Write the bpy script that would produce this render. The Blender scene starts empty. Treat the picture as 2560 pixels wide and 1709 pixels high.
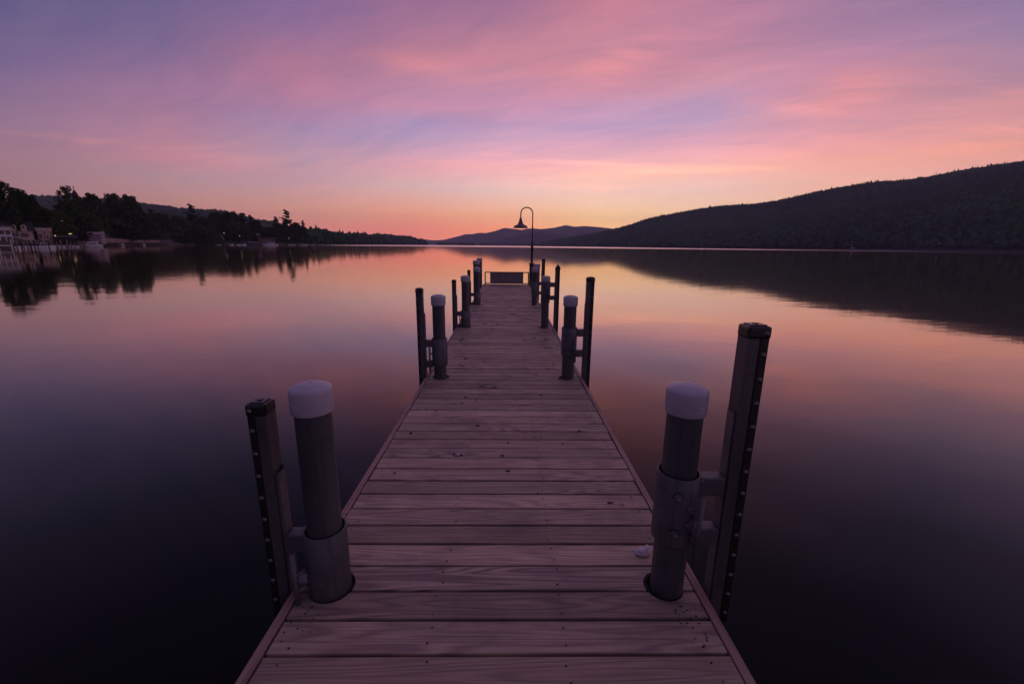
import bpy, bmesh, math, random
import numpy as np
from mathutils import Vector, Matrix
random.seed(7); RNG = np.random.default_rng(7)
PI = math.pi
sc = bpy.context.scene
COL = sc.collection
WATER_Z = -0.45

# ------------------------------------------------------------------ camera model
W0, H0 = 2560.0, 1709.0
F_PX, PITCH, YAW, ROLL, CAM_X, CAM_H = 1045.958, .226219, .0137053, .0103628, .0237578, 1.498455

def cam_axes():
    cp, sp, cy, sy = math.cos(PITCH), math.sin(PITCH), math.cos(YAW), math.sin(YAW)
    f = Vector((sy*cp, cy*cp, -sp)); r0 = Vector((cy, -sy, 0)); u0 = r0.cross(f)
    cr, sr = math.cos(ROLL), math.sin(ROLL)
    return cr*r0 + sr*u0, -sr*r0 + cr*u0, f
RI, UP, FW = cam_axes()
CAM = Vector((CAM_X, 0, CAM_H))

def ray(px, py):
    return FW + RI*((px - W0/2)/F_PX) - UP*((py - H0/2)/F_PX)
def at(px, py, Y):                       # point at world depth Y
    d = ray(px, py); return CAM + d*(Y/d.y)
def xat(px, Y):                          # x on the horizon line at depth Y
    d = ray(px, 614 + (px - 1280)*.0076); return CAM.x + d.x*(Y/d.y)
def azel(px, py):
    d = ray(px, py).normalized()
    return math.degrees(math.atan2(d.x, d.y)), math.degrees(math.asin(d.z))

# ------------------------------------------------------------------ colour / material helpers
def lin(c):
    return tuple(((v/255)/12.92 if v/255 <= .04045 else ((v/255 + .055)/1.055)**2.4) for v in c)

class NT:
    def __init__(s, tree): s.t = tree; s.n = tree.nodes; s.l = tree.links
    def node(s, typ, **kw):
        n = s.n.new(typ)
        for k, v in kw.items(): setattr(n, k, v)
        return n
    def put(s, sock, v):
        if isinstance(v, bpy.types.NodeSocket): s.l.new(v, sock)
        elif v is not None: sock.default_value = v
    def math(s, op, a, b=None, c=None, clamp=False):
        n = s.node('ShaderNodeMath', operation=op, use_clamp=clamp)
        s.put(n.inputs[0], a)
        if b is not None: s.put(n.inputs[1], b)
        if c is not None: s.put(n.inputs[2], c)
        return n.outputs[0]
    def mix(s, f, a, b, blend='MIX', clamp=False):
        n = s.node('ShaderNodeMix', data_type='RGBA', blend_type=blend, clamp_factor=True)
        s.put(n.inputs[0], f)
        for sock, v in ((n.inputs[6], a), (n.inputs[7], b)):
            s.put(sock, v if isinstance(v, bpy.types.NodeSocket) else (*v[:3], 1))
        return n.outputs[2]
    def ramp(s, f, stops, interp='LINEAR'):
        n = s.node('ShaderNodeValToRGB'); r = n.color_ramp; r.interpolation = interp
        for i, (p, c) in enumerate(stops):
            if i < 2: e = r.elements[i]; e.position = p
            else: e = r.elements.new(p)
            e.color = (*c[:3], 1) if hasattr(c, '__len__') else (c, c, c, 1)
        s.put(n.inputs[0], f); return n.outputs[0]
    def noise(s, vec, scale, detail=3, rough=.5, dist=0.0):
        n = s.node('ShaderNodeTexNoise'); s.put(n.inputs['Vector'], vec)
        n.inputs['Scale'].default_value = scale; n.inputs['Detail'].default_value = detail
        n.inputs['Roughness'].default_value = rough; n.inputs['Distortion'].default_value = dist
        return n.outputs[0]
    def mapping(s, vec, scale=(1, 1, 1), loc=(0, 0, 0), rot=(0, 0, 0)):
        n = s.node('ShaderNodeMapping'); s.put(n.inputs[0], vec)
        n.inputs['Location'].default_value = loc; n.inputs['Rotation'].default_value = rot
        n.inputs['Scale'].default_value = scale; return n.outputs[0]
    def comb(s, x, y, z):
        n = s.node('ShaderNodeCombineXYZ')
        for i, v in enumerate((x, y, z)): s.put(n.inputs[i], v)
        return n.outputs[0]
    def sep(s, v):
        n = s.node('ShaderNodeSeparateXYZ'); s.put(n.inputs[0], v); return n.outputs

def new_mat(name):
    m = bpy.data.materials.new(name); m.use_nodes = True
    nt = NT(m.node_tree); b = m.node_tree.nodes['Principled BSDF']
    return m, nt, b

def simple(name, col, rough=.6, metal=0.0, var=.25, vscale=3.0, bump=0.0, bscale=40.0, emit=None, stretch=(1, 1, 1), spec=None, grime=0.0):
    m, t, b = new_mat(name)
    co = t.node('ShaderNodeTexCoord').outputs['Object']
    n = t.noise(t.mapping(co, stretch), vscale, 5, .6)
    lo = tuple(c*(1 - var) for c in col); hi = tuple(min(1, c*(1 + var)) for c in col)
    c = t.ramp(n, [(.3, lo), (.7, hi)])
    if grime:                     # run-down streaks, blotches and pale scuffs that belong to the surface
        st = t.noise(t.mapping(co, (34, 34, 1.6), (3, 1, 0)), 1.0, 5, .62)
        bl = t.noise(t.mapping(co, (9, 9, 6), (1, 7, 2)), 1.0, 6, .65)
        sc_ = t.noise(t.mapping(co, (60, 60, 14), (5, 2, 8)), 1.0, 3, .6)
        c = t.mix(t.math('MULTIPLY', t.ramp(st, [(.50, 0.0), (.66, 1.0)]), grime), c, tuple(v*.42 for v in col))
        c = t.mix(t.math('MULTIPLY', t.ramp(bl, [(.54, 0.0), (.64, 1.0)]), grime*.8), c, tuple(v*.55 for v in col))
        c = t.mix(t.math('MULTIPLY', t.ramp(sc_, [(.66, 0.0), (.72, 1.0)]), grime*.9), c, tuple(min(.8, v*1.9 + .03) for v in col))
    t.put(b.inputs['Base Color'], c)
    rr = t.math('MULTIPLY_ADD', n, .25, rough - .12)
    t.put(b.inputs['Roughness'], rr); b.inputs['Metallic'].default_value = metal
    if spec is not None: b.inputs['Specular IOR Level'].default_value = spec
    if bump:
        bn = t.node('ShaderNodeBump'); bn.inputs['Strength'].default_value = bump; bn.inputs['Distance'].default_value = .01
        t.put(bn.inputs['Height'], t.noise(t.mapping(co, stretch), bscale, 4, .6)); t.put(b.inputs['Normal'], bn.outputs[0])
    if emit:
        b.inputs['Emission Color'].default_value = (*emit[:3], 1); b.inputs['Emission Strength'].default_value = emit[3]
    return m

# ------------------------------------------------------------------ mesh builder
class MB:
    def __init__(s): s.v = []; s.f = []; s.mi = []; s.sm = []
    def add(s, vs, fs, mi=0, smooth=False):
        o = len(s.v); s.v += [tuple(v) for v in vs]
        for f in fs: s.f.append(tuple(i + o for i in f)); s.mi.append(mi); s.sm.append(smooth)
        return s
    def box(s, x0, x1, y0, y1, z0, z1, mi=0, bev=0.0, M=None):
        if bev <= 0:
            vs = [(x, y, z) for z in (z0, z1) for y in (y0, y1) for x in (x0, x1)]
            fs = [(0, 2, 3, 1), (4, 5, 7, 6), (0, 1, 5, 4), (2, 6, 7, 3), (0, 4, 6, 2), (1, 3, 7, 5)]
        else:
            b = min(bev, (x1-x0)*.45, (y1-y0)*.45, (z1-z0)*.45)
            bm = bmesh.new(); bmesh.ops.create_cube(bm, size=1)
            for v in bm.verts:
                v.co = Vector(((x0+x1)/2 + v.co.x*(x1-x0), (y0+y1)/2 + v.co.y*(y1-y0), (z0+z1)/2 + v.co.z*(z1-z0)))
            bmesh.ops.bevel(bm, geom=bm.edges[:], offset=b, segments=2, affect='EDGES', profile=.6)
            bm.verts.index_update()
            vs = [v.co.copy() for v in bm.verts]; fs = [[v.index for v in f.verts] for f in bm.faces]; bm.free()
        if M is not None: vs = [M @ Vector(v) for v in vs]
        return s.add(vs, fs, mi)
    def lathe(s, prof, cx=0, cy=0, cz=0, seg=24, mi=0, smooth=True, M=None):
        vs = []; fs = []
        n = len(prof)
        for r, z in prof:
            for k in range(seg):
                a = 2*PI*k/seg; vs.append(Vector((cx + max(r, 1e-4)*math.cos(a), cy + max(r, 1e-4)*math.sin(a), cz + z)))
        for i in range(n-1):
            for k in range(seg):
                k2 = (k+1) % seg; fs.append((i*seg+k, i*seg+k2, (i+1)*seg+k2, (i+1)*seg+k))
        if M is not None: vs = [M @ v for v in vs]
        return s.add(vs, fs, mi, smooth)
    def tube(s, pts, r, seg=10, mi=0, smooth=True, caps=True):
        pts = [Vector(p) for p in pts]; n = len(pts); vs = []; fs = []
        rs = r if hasattr(r, '__len__') else [r]*n
        ref = None
        for i, p in enumerate(pts):
            t = (pts[min(i+1, n-1)] - pts[max(i-1, 0)]).normalized()
            if ref is None:
                ref = t.orthogonal().normalized()
            ref = (ref - t*ref.dot(t)).normalized(); b = t.cross(ref)
            for k in range(seg):
                a = 2*PI*k/seg; vs.append(p + (ref*math.cos(a) + b*math.sin(a))*rs[i])
        for i in range(n-1):
            for k in range(seg):
                k2 = (k+1) % seg; fs.append((i*seg+k, i*seg+k2, (i+1)*seg+k2, (i+1)*seg+k))
        if caps: fs.append(tuple(range(seg))[::-1]); fs.append(tuple(range((n-1)*seg, n*seg)))
        return s.add(vs, fs, mi, smooth)
    def prism(s, poly, z0, z1, mi=0, axis='z'):
        n = len(poly)
        def P(a, b, c): return (a, b, c) if axis == 'z' else ((a, c, b) if axis == 'y' else (c, a, b))
        vs = [P(a, b, z0) for a, b in poly] + [P(a, b, z1) for a, b in poly]
        fs = [tuple(range(n))[::-1], tuple(range(n, 2*n))] + [(i, (i+1) % n, n + (i+1) % n, n + i) for i in range(n)]
        return s.add(vs, fs, mi)
    def mesh(s, name, mats):
        me = bpy.data.meshes.new(name); me.from_pydata(s.v, [], s.f); 
        for m in mats: me.materials.append(m)
        me.polygons.foreach_set('material_index', s.mi); me.polygons.foreach_set('use_smooth', s.sm)
        bm = bmesh.new(); bm.from_mesh(me); bmesh.ops.recalc_face_normals(bm, faces=bm.faces); bm.to_mesh(me); bm.free()
        me.update(); return me
    def build(s, name, mat, parent=None):
        mats = mat if isinstance(mat, (list, tuple)) else [mat]
        return link(name, s.mesh(name, mats), parent)

def link(name, me, parent=None):
    o = bpy.data.objects.new(name, me); COL.objects.link(o)
    if parent is not None: o.parent = parent
    return o
def np_mesh(name, V, F, mats, mi=None, smooth=False):
    """V (n,3) array, F (m,k) array of equal-size faces"""
    me = bpy.data.meshes.new(name); n, k = F.shape
    me.vertices.add(len(V)); me.vertices.foreach_set('co', np.ascontiguousarray(V, dtype=np.float32).ravel())
    me.loops.add(n*k); me.loops.foreach_set('vertex_index', np.ascontiguousarray(F, dtype=np.int32).ravel())
    me.polygons.add(n); me.polygons.foreach_set('loop_start', np.arange(0, n*k, k, dtype=np.int32))
    me.polygons.foreach_set('loop_total', np.full(n, k, dtype=np.int32))
    me.polygons.foreach_set('use_smooth', np.full(n, smooth, dtype=bool))
    for m in mats: me.materials.append(m)
    if mi is not None: me.polygons.foreach_set('material_index', mi.astype(np.int32))
    me.update(calc_edges=True); me.validate(); return me
def tag(o, label=None, cat=None, group=None, kind=None):
    if label: o['label'] = label
    if cat: o['category'] = cat
    if group: o['group'] = group
    if kind: o['kind'] = kind
    return o
def thing(name, loc, label, cat, group=None, rz=0.0):
    o = bpy.data.objects.new(name, None); COL.objects.link(o); o.empty_display_size = .2
    o.location = loc; o.rotation_euler = (0, 0, rz); return tag(o, label, cat, group)

# ------------------------------------------------------------------ materials
def mat_wood():
    m, t, b = new_mat('weathered_deck_wood')
    co = t.node('ShaderNodeTexCoord').outputs['Object']
    x, y, z = t.sep(co)
    idx = t.math('FLOOR', t.math('DIVIDE', t.math('SUBTRACT', y, 1.27), .1495))
    wn = t.node('ShaderNodeTexWhiteNoise', noise_dimensions='1D'); t.put(wn.inputs['W'], idx); rnd = wn.outputs[0]
    wn2 = t.node('ShaderNodeTexWhiteNoise', noise_dimensions='1D'); t.put(wn2.inputs['W'], t.math('ADD', idx, 77.3)); rnd2 = wn2.outputs[0]
    # cathedral grain: contours of a slow noise stretched along the board
    off = t.math('MULTIPLY', rnd, 31.0)
    v1 = t.comb(t.math('ADD', t.math('MULTIPLY', x, .55), off), t.math('ADD', t.math('MULTIPLY', y, 8.0), off), off)
    slow = t.noise(v1, 1.0, 2, .45, .25)
    fine_y = t.math('MULTIPLY', y, 9.0)
    rings = t.math('SINE', t.math('MULTIPLY', t.math('ADD', slow, t.math('MULTIPLY', fine_y, .06)), 85.0))
    rings = t.math('MULTIPLY_ADD', rings, .5, .5)
    rings = t.math('POWER', rings, 1.6)
    # fine fibre
    v2 = t.comb(t.math('ADD', t.math('MULTIPLY', x, 3.0), off), t.math('MULTIPLY', y, 170.0), off)
    fib = t.noise(v2, 1.0, 4, .65)
    v3 = t.comb(t.math('ADD', t.math('MULTIPLY', x, 1.6), off), t.math('MULTIPLY', y, 22.0), off)
    mid = t.noise(v3, 1.0, 4, .6)
    blot = t.noise(t.comb(t.math('MULTIPLY', x, 2.2), t.math('MULTIPLY', y, 3.2), 3.3), 1.0, 4, .6)
    c = t.mix(mid, lin((176, 152, 128)), lin((236, 208, 176)))
    c = t.mix(t.math('MULTIPLY', rings, t.math('MULTIPLY_ADD', t.math('POWER', rnd2, 1.3), .66, .24)), c, lin((78, 52, 43)))
    c = t.mix(t.math('MULTIPLY', t.math('SUBTRACT', fib, .42, clamp=True), 1.8, clamp=True), c, lin((104, 82, 72)))
    c = t.mix(t.ramp(blot, [(.48, 0.0), (.72, .65)]), c, lin((96, 76, 74)))
    # per-board tone
    k = t.math('MULTIPLY_ADD', rnd, .60, .64)
    c = t.mix(1.0, c, t.comb(k, k, k), 'MULTIPLY')
    c = t.mix(t.math('MULTIPLY', rnd2, .45), c, lin((142, 128, 124)))
    # knots
    vo = t.node('ShaderNodeTexVoronoi', feature='F1'); t.put(vo.inputs['Vector'], t.comb(t.math('MULTIPLY', x, 1.7), t.math('MULTIPLY', y, 5.2), off))
    vo.inputs['Scale'].default_value = 1.0
    kn = t.ramp(vo.outputs['Distance'], [(.03, 1.0), (.085, 0.0)])
    sel = t.math('GREATER_THAN', t.sep(vo.outputs['Color'])[0], .8)
    c = t.mix(t.math('MULTIPLY', t.math('MULTIPLY', kn, sel), .8), c, lin((46, 34, 32)))
    t.put(b.inputs['Base Color'], c)
    t.put(b.inputs['Roughness'], t.math('MULTIPLY_ADD', mid, .3, .48))
    h = t.math('ADD', t.math('MULTIPLY', rings, .5), t.math('MULTIPLY', fib, .8))
    bn = t.node('ShaderNodeBump'); bn.inputs['Strength'].default_value = .45; bn.inputs['Distance'].default_value = .004
    t.put(bn.inputs['Height'], h); t.put(b.inputs['Normal'], bn.outputs[0])
    return m

def mat_trim():
    m, t, b = new_mat('weathered_trim_wood')
    co = t.node('ShaderNodeTexCoord').outputs['Object']
    n = t.noise(t.mapping(co, (120, 2.0, 60)), 1.0, 4, .65)
    n2 = t.noise(t.mapping(co, (14, .6, 9)), 1.0, 3, .5)
    c = t.mix(n2, lin((150, 122, 110)), lin((186, 154, 140)))
    c = t.mix(t.math('MULTIPLY', t.math('SUBTRACT', n, .45, clamp=True), 3.0, clamp=True), c, lin((84, 64, 60)))
    t.put(b.inputs['Base Color'], c); b.inputs['Roughness'].default_value = .65
    bn = t.node('ShaderNodeBump'); bn.inputs['Strength'].default_value = .4; bn.inputs['Distance'].default_value = .004
    t.put(bn.inputs['Height'], n); t.put(b.inputs['Normal'], bn.outputs[0])
    return m

def mat_foliage(name, dark, light, scale=.35):
    m, t, b = new_mat(name)
    g = t.node('ShaderNodeNewGeometry')
    rnd = g.outputs['Random Per Island']
    n = t.noise(g.outputs['Position'], scale, 3, .6)
    n_ = t.noise(g.outputs['Position'], scale*.12, 3, .55)
    f = t.math('ADD', t.math('ADD', t.math('MULTIPLY', rnd, .42), t.math('MULTIPLY', n, .30)), t.math('MULTIPLY', t.math('SUBTRACT', t.math('MULTIPLY', n_, 2.0), .72), .42))
    t.put(b.inputs['Base Color'], t.ramp(f, [(.25, dark), (.75, light)]))
    b.inputs['Roughness'].default_value = .7; b.inputs['Specular IOR Level'].default_value = .0
    return m

def mat_water():
    m = bpy.data.materials.new('lake_water'); m.use_nodes = True; t = NT(m.node_tree); t.n.clear()
    out = t.node('ShaderNodeOutputMaterial')
    g = t.node('ShaderNodeNewGeometry'); pos = g.outputs['Position']
    x, y, z = t.sep(pos)
    # wind-ruffled zone begins a few hundred metres out
    edge = t.noise(t.mapping(pos, (.004, .012, 0)), 1.0, 3, .6)
    yy = t.math('ADD', y, t.math('MULTIPLY', t.math('SUBTRACT', edge, .5), 260.0))
    ruf = t.node('ShaderNodeMapRange', interpolation_type='SMOOTHSTEP'); t.put(ruf.inputs[0], yy)
    ruf.inputs[1].default_value = 420; ruf.inputs[2].default_value = 560
    ruf = ruf.outputs[0]
    swell = t.noise(t.mapping(pos, (.35, .8, 0)), 1.0, 3, .5, .4)
    rip = t.noise(t.mapping(pos, (1.4, 4.0, 0)), 1.0, 2, .5)
    hh = t.math('ADD', t.math('MULTIPLY', swell, .010), t.math('MULTIPLY', rip, .0018))
    bn = t.node('ShaderNodeBump'); bn.inputs['Strength'].default_value = .5; bn.inputs['Distance'].default_value = 1.0
    t.put(bn.inputs['Height'], hh)
    lw = t.node('ShaderNodeLayerWeight'); lw.inputs['Blend'].default_value = .5
    refl = t.ramp(lw.outputs['Facing'], [(0, .006), (.212, .009), (.426, .032), (.562, .085), (.658, .18), (.741, .32), (.826, .52), (.913, .78), (.983, .96), (1, 1)])
    gl = t.node('ShaderNodeBsdfGlossy', distribution='MULTI_GGX'); gl.inputs['Color'].default_value = (1, .92, .83, 1)
    t.put(gl.inputs['Roughness'], t.math('MULTIPLY_ADD', ruf, .27, .045)); t.put(gl.inputs['Normal'], bn.outputs[0])
    df = t.node('ShaderNodeBsdfDiffuse'); df.inputs['Color'].default_value = (.0022, .0030, .0030, 1)
    mx = t.node('ShaderNodeMixShader'); t.put(mx.inputs[0], refl); t.l.new(df.outputs[0], mx.inputs[1]); t.l.new(gl.outputs[0], mx.inputs[2])
    t.l.new(mx.outputs[0], out.inputs['Surface'])
    return m

WOOD = mat_wood(); TRIM = mat_trim(); WATER = mat_water()
DARKGAP = simple('dark_joist_timber', (.02, .018, .018), .9)
SCREW = simple('dark_screw_hole', (.028, .022, .020), .8)
PIPE = simple('dull_grey_pipe', (.094, .097, .108), .5, .35, .30, 5, .15, 90, stretch=(1, 1, .25), grime=.55)
CAPM = simple('white_plastic_cap', (.50, .475, .52), .45, 0, .08, 7, .02, 60, grime=.05)
GALV = simple('galvanised_steel', (.128, .130, .142), .5, .5, .25, 7, .12, 120, grime=.5)
GALVL = simple('galvanised_steel_pale', (.20, .19, .195), .48, .5, .25, 8, .12, 120)
GALVD = simple('galvanised_steel_dark', (.13, .13, .14), .5, .5, .2, 14, .12, 120)
RAILM = simple('galvanised_channel', (.13, .12, .12), .5, .5, .2, 7, .1, 70, stretch=(1, 1, .2), grime=.6)
RUBBER = simple('black_rub_strip', (.012, .011, .011), .45, 0, .3, 10, .1, 60)
BOLT = simple('zinc_bolt', (.13, .13, .14), .35, .8, .2, 60)
BLACKPL = simple('black_plastic_cap', (.014, .013, .013), .32, 0, .3, 8)
LAMPM = simple('lamp_green_paint', (.045, .045, .055), .5, .1, .2, 8)
SHADE = simple('lamp_shade_enamel', (.16, .16, .21), .45, .1, .15, 8)
INSIDE = simple('lamp_shade_inside', (.7, .68, .64), .5, 0, .05)
PANELM = simple('end_panel_board', (.22, .19, .20), .7, 0, .2, 5)
RAILDK = simple('dark_rail_timber', (.035, .028, .026), .7, 0, .25, 6)
DROP = simple('bird_dropping', (.55, .50, .48), .8, 0, .35, 60)
STAIN = simple('dropping_stain', (.05, .038, .034), .8, 0, .3, 40)
LITTER = simple('leaf_litter', (.018, .012, .010), .8, 0, .5, 40)
FOAM = simple('white_foam', (.68, .62, .64), .75, 0, .10, 18, .5, 60)
BARK = simple('bark', (.035, .028, .022), .9, 0, .35, 2)
LEAF = mat_foliage('leaf_dark', (.022, .038, .015), (.090, .140, .048))
LEAF2 = mat_foliage('leaf_mid', (.036, .056, .018), (.130, .180, .058))
LEAF3 = mat_foliage('leaf_brown', (.035, .026, .022), (.080, .058, .050))
PINE = mat_foliage('pine_needles', (.014, .024, .012), (.050, .074, .030))
FOREST = mat_foliage('forest_canopy', (.018, .036, .021), (.080, .150, .064), .02)
SOIL = simple('forest_floor', (.022, .026, .014), .95, 0, .4, .02)
MOUNT = simple('distant_mountain', (.030, .034, .030), .95, 0, .35, .004)
GRASS = simple('dark_bank_grass', (.045, .045, .028), .95, 0, .5, .08)

# ------------------------------------------------------------------ world sky
def build_world():
    w = bpy.data.worlds.new('World'); sc.world = w; w.use_nodes = True
    t = NT(w.node_tree); t.n.clear()
    out = t.node('ShaderNodeOutputWorld'); bg = t.node('ShaderNodeBackground')
    d = t.node('ShaderNodeTexCoord').outputs['Generated']
    nrm = t.node('ShaderNodeVectorMath', operation='NORMALIZE'); t.put(nrm.inputs[0], d)
    x, y, z = t.sep(nrm.outputs[0])
    az = t.math('MULTIPLY', t.math('ARCTAN2', x, y), 57.29578)
    zc = t.math('MAXIMUM', z, 0.0)
    el = t.math('MULTIPLY', t.math('ARCSINE', zc), 57.29578)
    # gentle warp so that the tone bands are not perfectly straight
    p = t.comb(t.math('DIVIDE', x, t.math('ADD', zc, .14)), t.math('DIVIDE', y, t.math('ADD', zc, .14)), 0.0)
    wv = t.noise(t.mapping(p, (.35, .8, 1)), 1.0, 3, .55)
    elw = t.math('ADD', el, t.math('MULTIPLY', t.math('MULTIPLY', t.math('SUBTRACT', wv, .5), 2.4), t.math('DIVIDE', el, 16.0, clamp=True)))
    fac = t.math('SQRT', t.math('DIVIDE', t.math('MAXIMUM', elw, 0.0), 90.0))
    S = {
      -180: [(0, (74, 62, 88)), (10, (78, 66, 98)), (30, (74, 64, 98)), (90, (116, 92, 130))],
      -90: [(0, (92, 74, 92)), (10, (92, 80, 112)), (30, (74, 70, 110)), (90, (116, 92, 130))],
      -62: [(0, (120, 88, 90)), (5, (130, 98, 108)), (10, (118, 98, 126)), (18, (92, 84, 122)), (30, (82, 76, 118)), (90, (116, 92, 130))],
      -48: [(0, (148, 104, 96)), (2, (164, 118, 112)), (4, (160, 119, 120)), (7, (157, 118, 130)), (10, (141, 112, 142)), (14, (118, 101, 142)), (18, (98, 92, 135)), (24, (88, 86, 129)), (35, (86, 78, 120)), (90, (116, 92, 130))],
      -36: [(0, (190, 115, 102)), (2, (196, 126, 113)), (4, (191, 135, 126)), (6.6, (174, 138, 147)), (8, (188, 131, 146)), (10, (178, 128, 150)), (14, (156, 116, 151)), (18, (124, 104, 146)), (24, (101, 94, 138)), (35, (90, 84, 126)), (90, (116, 92, 130))],
      -24: [(0, (200, 116, 108)), (2, (211, 128, 112)), (4, (213, 150, 131)), (7, (197, 152, 160)), (10, (186, 149, 171)), (12.5, (166, 138, 175)), (14.5, (180, 131, 164)), (16.5, (190, 128, 155)), (18.5, (178, 121, 149)), (22, (142, 109, 153)), (27, (112, 98, 150)), (38, (96, 88, 132)), (90, (116, 92, 130))],
      -12: [(0, (205, 116, 108)), (2, (228, 128, 110)), (4, (243, 161, 130)), (7, (217, 176, 176)), (9.3, (226, 165, 176)), (11, (205, 160, 185)), (12.8, (186, 156, 192)), (14.3, (180, 150, 190)), (16, (200, 145, 175)), (18, (187, 136, 166)), (20.5, (195, 130, 151)), (23, (178, 122, 152)), (27, (152, 108, 150)), (38, (112, 94, 138)), (90, (116, 92, 130))],
      0: [(0, (243, 134, 102)), (2, (250, 150, 110)), (4, (252, 180, 140)), (7, (236, 196, 190)), (9.5, (252, 183, 186)), (11, (236, 175, 192)), (13, (209, 166, 195)), (14.3, (199, 158, 193)), (16.6, (208, 150, 181)), (18.5, (201, 144, 171)), (21, (206, 139, 156)), (24, (180, 125, 151)), (27, (160, 112, 150)), (38, (120, 96, 140)), (90, (116, 92, 130))],
      12: [(0, (252, 172, 114)), (2, (254, 190, 125)), (4, (255, 205, 155)), (5.5, (253, 208, 181)), (7, (255, 203, 190)), (8.5, (255, 199, 182)), (10, (253, 188, 190)), (12, (230, 172, 195)), (14, (203, 163, 199)), (16.2, (200, 156, 189)), (18, (219, 150, 171)), (20, (225, 148, 160)), (22.5, (205, 140, 160)), (26, (203, 132, 151)), (31, (160, 115, 150)), (42, (116, 98, 140)), (90, (116, 92, 130))],
      24: [(0, (250, 186, 140)), (4, (252, 201, 166)), (5.5, (248, 201, 180)), (7, (243, 198, 190)), (8.5, (255, 195, 181)), (10, (250, 182, 186)), (12, (232, 170, 190)), (14, (199, 162, 196)), (16.2, (193, 152, 186)), (18, (214, 152, 171)), (20, (212, 145, 165)), (22.5, (195, 135, 162)), (27, (178, 124, 155)), (38, (122, 104, 145)), (90, (116, 92, 130))],
      36: [(0, (238, 172, 138)), (4, (245, 190, 160)), (7, (241, 180, 166)), (8.5, (248, 175, 161)), (10, (239, 165, 166)), (12, (216, 155, 170)), (14, (233, 155, 161)), (16, (220, 148, 161)), (18, (191, 138, 168)), (22, (162, 126, 161)), (27, (144, 115, 156)), (38, (114, 102, 145)), (90, (116, 92, 130))],
      48: [(0, (228, 158, 136)), (4, (235, 165, 146)), (7, (228, 165, 156)), (8.5, (235, 160, 147)), (10, (220, 155, 156)), (12, (214, 149, 156)), (14, (181, 138, 161)), (18, (151, 128, 165)), (22, (131, 113, 156)), (28, (114, 104, 148)), (40, (100, 92, 138)), (90, (116, 92, 130))],
      75: [(0, (205, 150, 146)), (6, (212, 158, 160)), (12, (190, 144, 164)), (20, (150, 124, 162)), (35, (118, 102, 142)), (90, (116, 92, 130))],
      115: [(0, (165, 128, 142)), (10, (160, 130, 156)), (30, (112, 98, 140)), (90, (116, 92, 130))],
      181: [(0, (74, 62, 88)), (10, (78, 66, 98)), (30, (74, 64, 98)), (90, (116, 92, 130))],
    }
    ks = sorted(S); c = None; prev = None
    for k in ks:
        r = t.ramp(fac, [(math.sqrt(e/90), lin(cc)) for e, cc in S[k]])
        if c is None: c = r
        else:
            mr = t.node('ShaderNodeMapRange', interpolation_type='LINEAR'); t.put(mr.inputs[0], az)
            mr.inputs[1].default_value = prev; mr.inputs[2].default_value = k
            c = t.mix(mr.outputs[0], c, r)
        prev = k
    # cirrus texture on a flat cloud deck
    ca, sa = math.cos(.22), math.sin(.22)
    warp = t.noise(t.mapping(p, (.6, .6, 1), (5, 2, 0)), 1.0, 3, .55)
    px_, py_, _ = t.sep(p)
    q = t.comb(t.math('ADD', px_, t.math('MULTIPLY', warp, .55)), t.math('ADD', py_, t.math('MULTIPLY', warp, .6)), 0.0)
    def along(deg, su, sv, ox=0.0):
        a_ = math.radians(deg); qx, qy, _ = t.sep(q)
        u_ = t.math('ADD', t.math('MULTIPLY', qx, math.cos(a_)*su), t.math('MULTIPLY', qy, math.sin(a_)*su))
        v_ = t.math('ADD', t.math('MULTIPLY', qx, -math.sin(a_)*sv), t.math('MULTIPLY', qy, math.cos(a_)*sv))
        return t.comb(t.math('ADD', u_, ox), v_, ox)
    n1 = t.noise(along(-32, .45, 1.9), 1.0, 6, .58)
    n2 = t.noise(along(-10, 1.0, 6.0, 3.0), 1.0, 5, .6)
    n4 = t.noise(along(-40, 1.5, 8.0, 9.0), 1.0, 6, .62)
    n5 = t.noise(along(-24, 2.4, 24.0, 4.0), 1.0, 6, .66)
    n4 = t.math('ADD', n4, t.math('MULTIPLY', t.math('SUBTRACT', n5, .5), .75))
    cl = t.math('ADD', t.math('ADD', t.math('MULTIPLY', t.math('SUBTRACT', n1, .5), .72), t.math('MULTIPLY', t.math('SUBTRACT', n4, .5), .42)), t.math('MULTIPLY', t.math('SUBTRACT', n2, .5), .45))
    env = t.math('MULTIPLY', t.math('DIVIDE', t.math('SUBTRACT', el, 3.0), 8.0, clamp=True),
                 t.math('SUBTRACT', 1.0, t.math('DIVIDE', t.math('SUBTRACT', el, 28.0), 40.0, clamp=True)))
    g = t.math('MULTIPLY', cl, env)
    gain = t.comb(t.math('MULTIPLY_ADD', g, .82, 1.0), t.math('MULTIPLY_ADD', g, .48, 1.0), t.math('MULTIPLY_ADD', g, .20, 1.0))
    c = t.mix(1.0, c, gain, 'MULTIPLY')
    # individual streaks (ends in photo pixels -> fixed sky directions), width in degrees, colour gain
    streaks = [((1490, 150), (1680, 105), 1.1, .34), ((1330, 398), (1880, 420), .38, .30), ((1500, 428), (1800, 425), .30, .22),
               ((-60, 322), (330, 362), .28, .22), ((330, 362), (690, 404), .9, .16), ((1000, 398), (1330, 420), .45, .16),
               ((1650, 232), (1800, 190), .5, .16), ((1880, 262), (2080, 275), .7, .22), ((2080, 215), (2300, 205), 1.2, .14),
               ((2330, 330), (2620, 318), .5, .20), ((2300, 372), (2620, 350), .5, .16), ((1900, 385), (2200, 365), .6, .14),
               ((900, 130), (1180, 190), 1.1, .16), ((930, 190), (1050, 160), .8, .14), ((760, 470), (890, 468), .25, .10), ((1330, 465), (1560, 468), .25, .10)]
    acc = None
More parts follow.
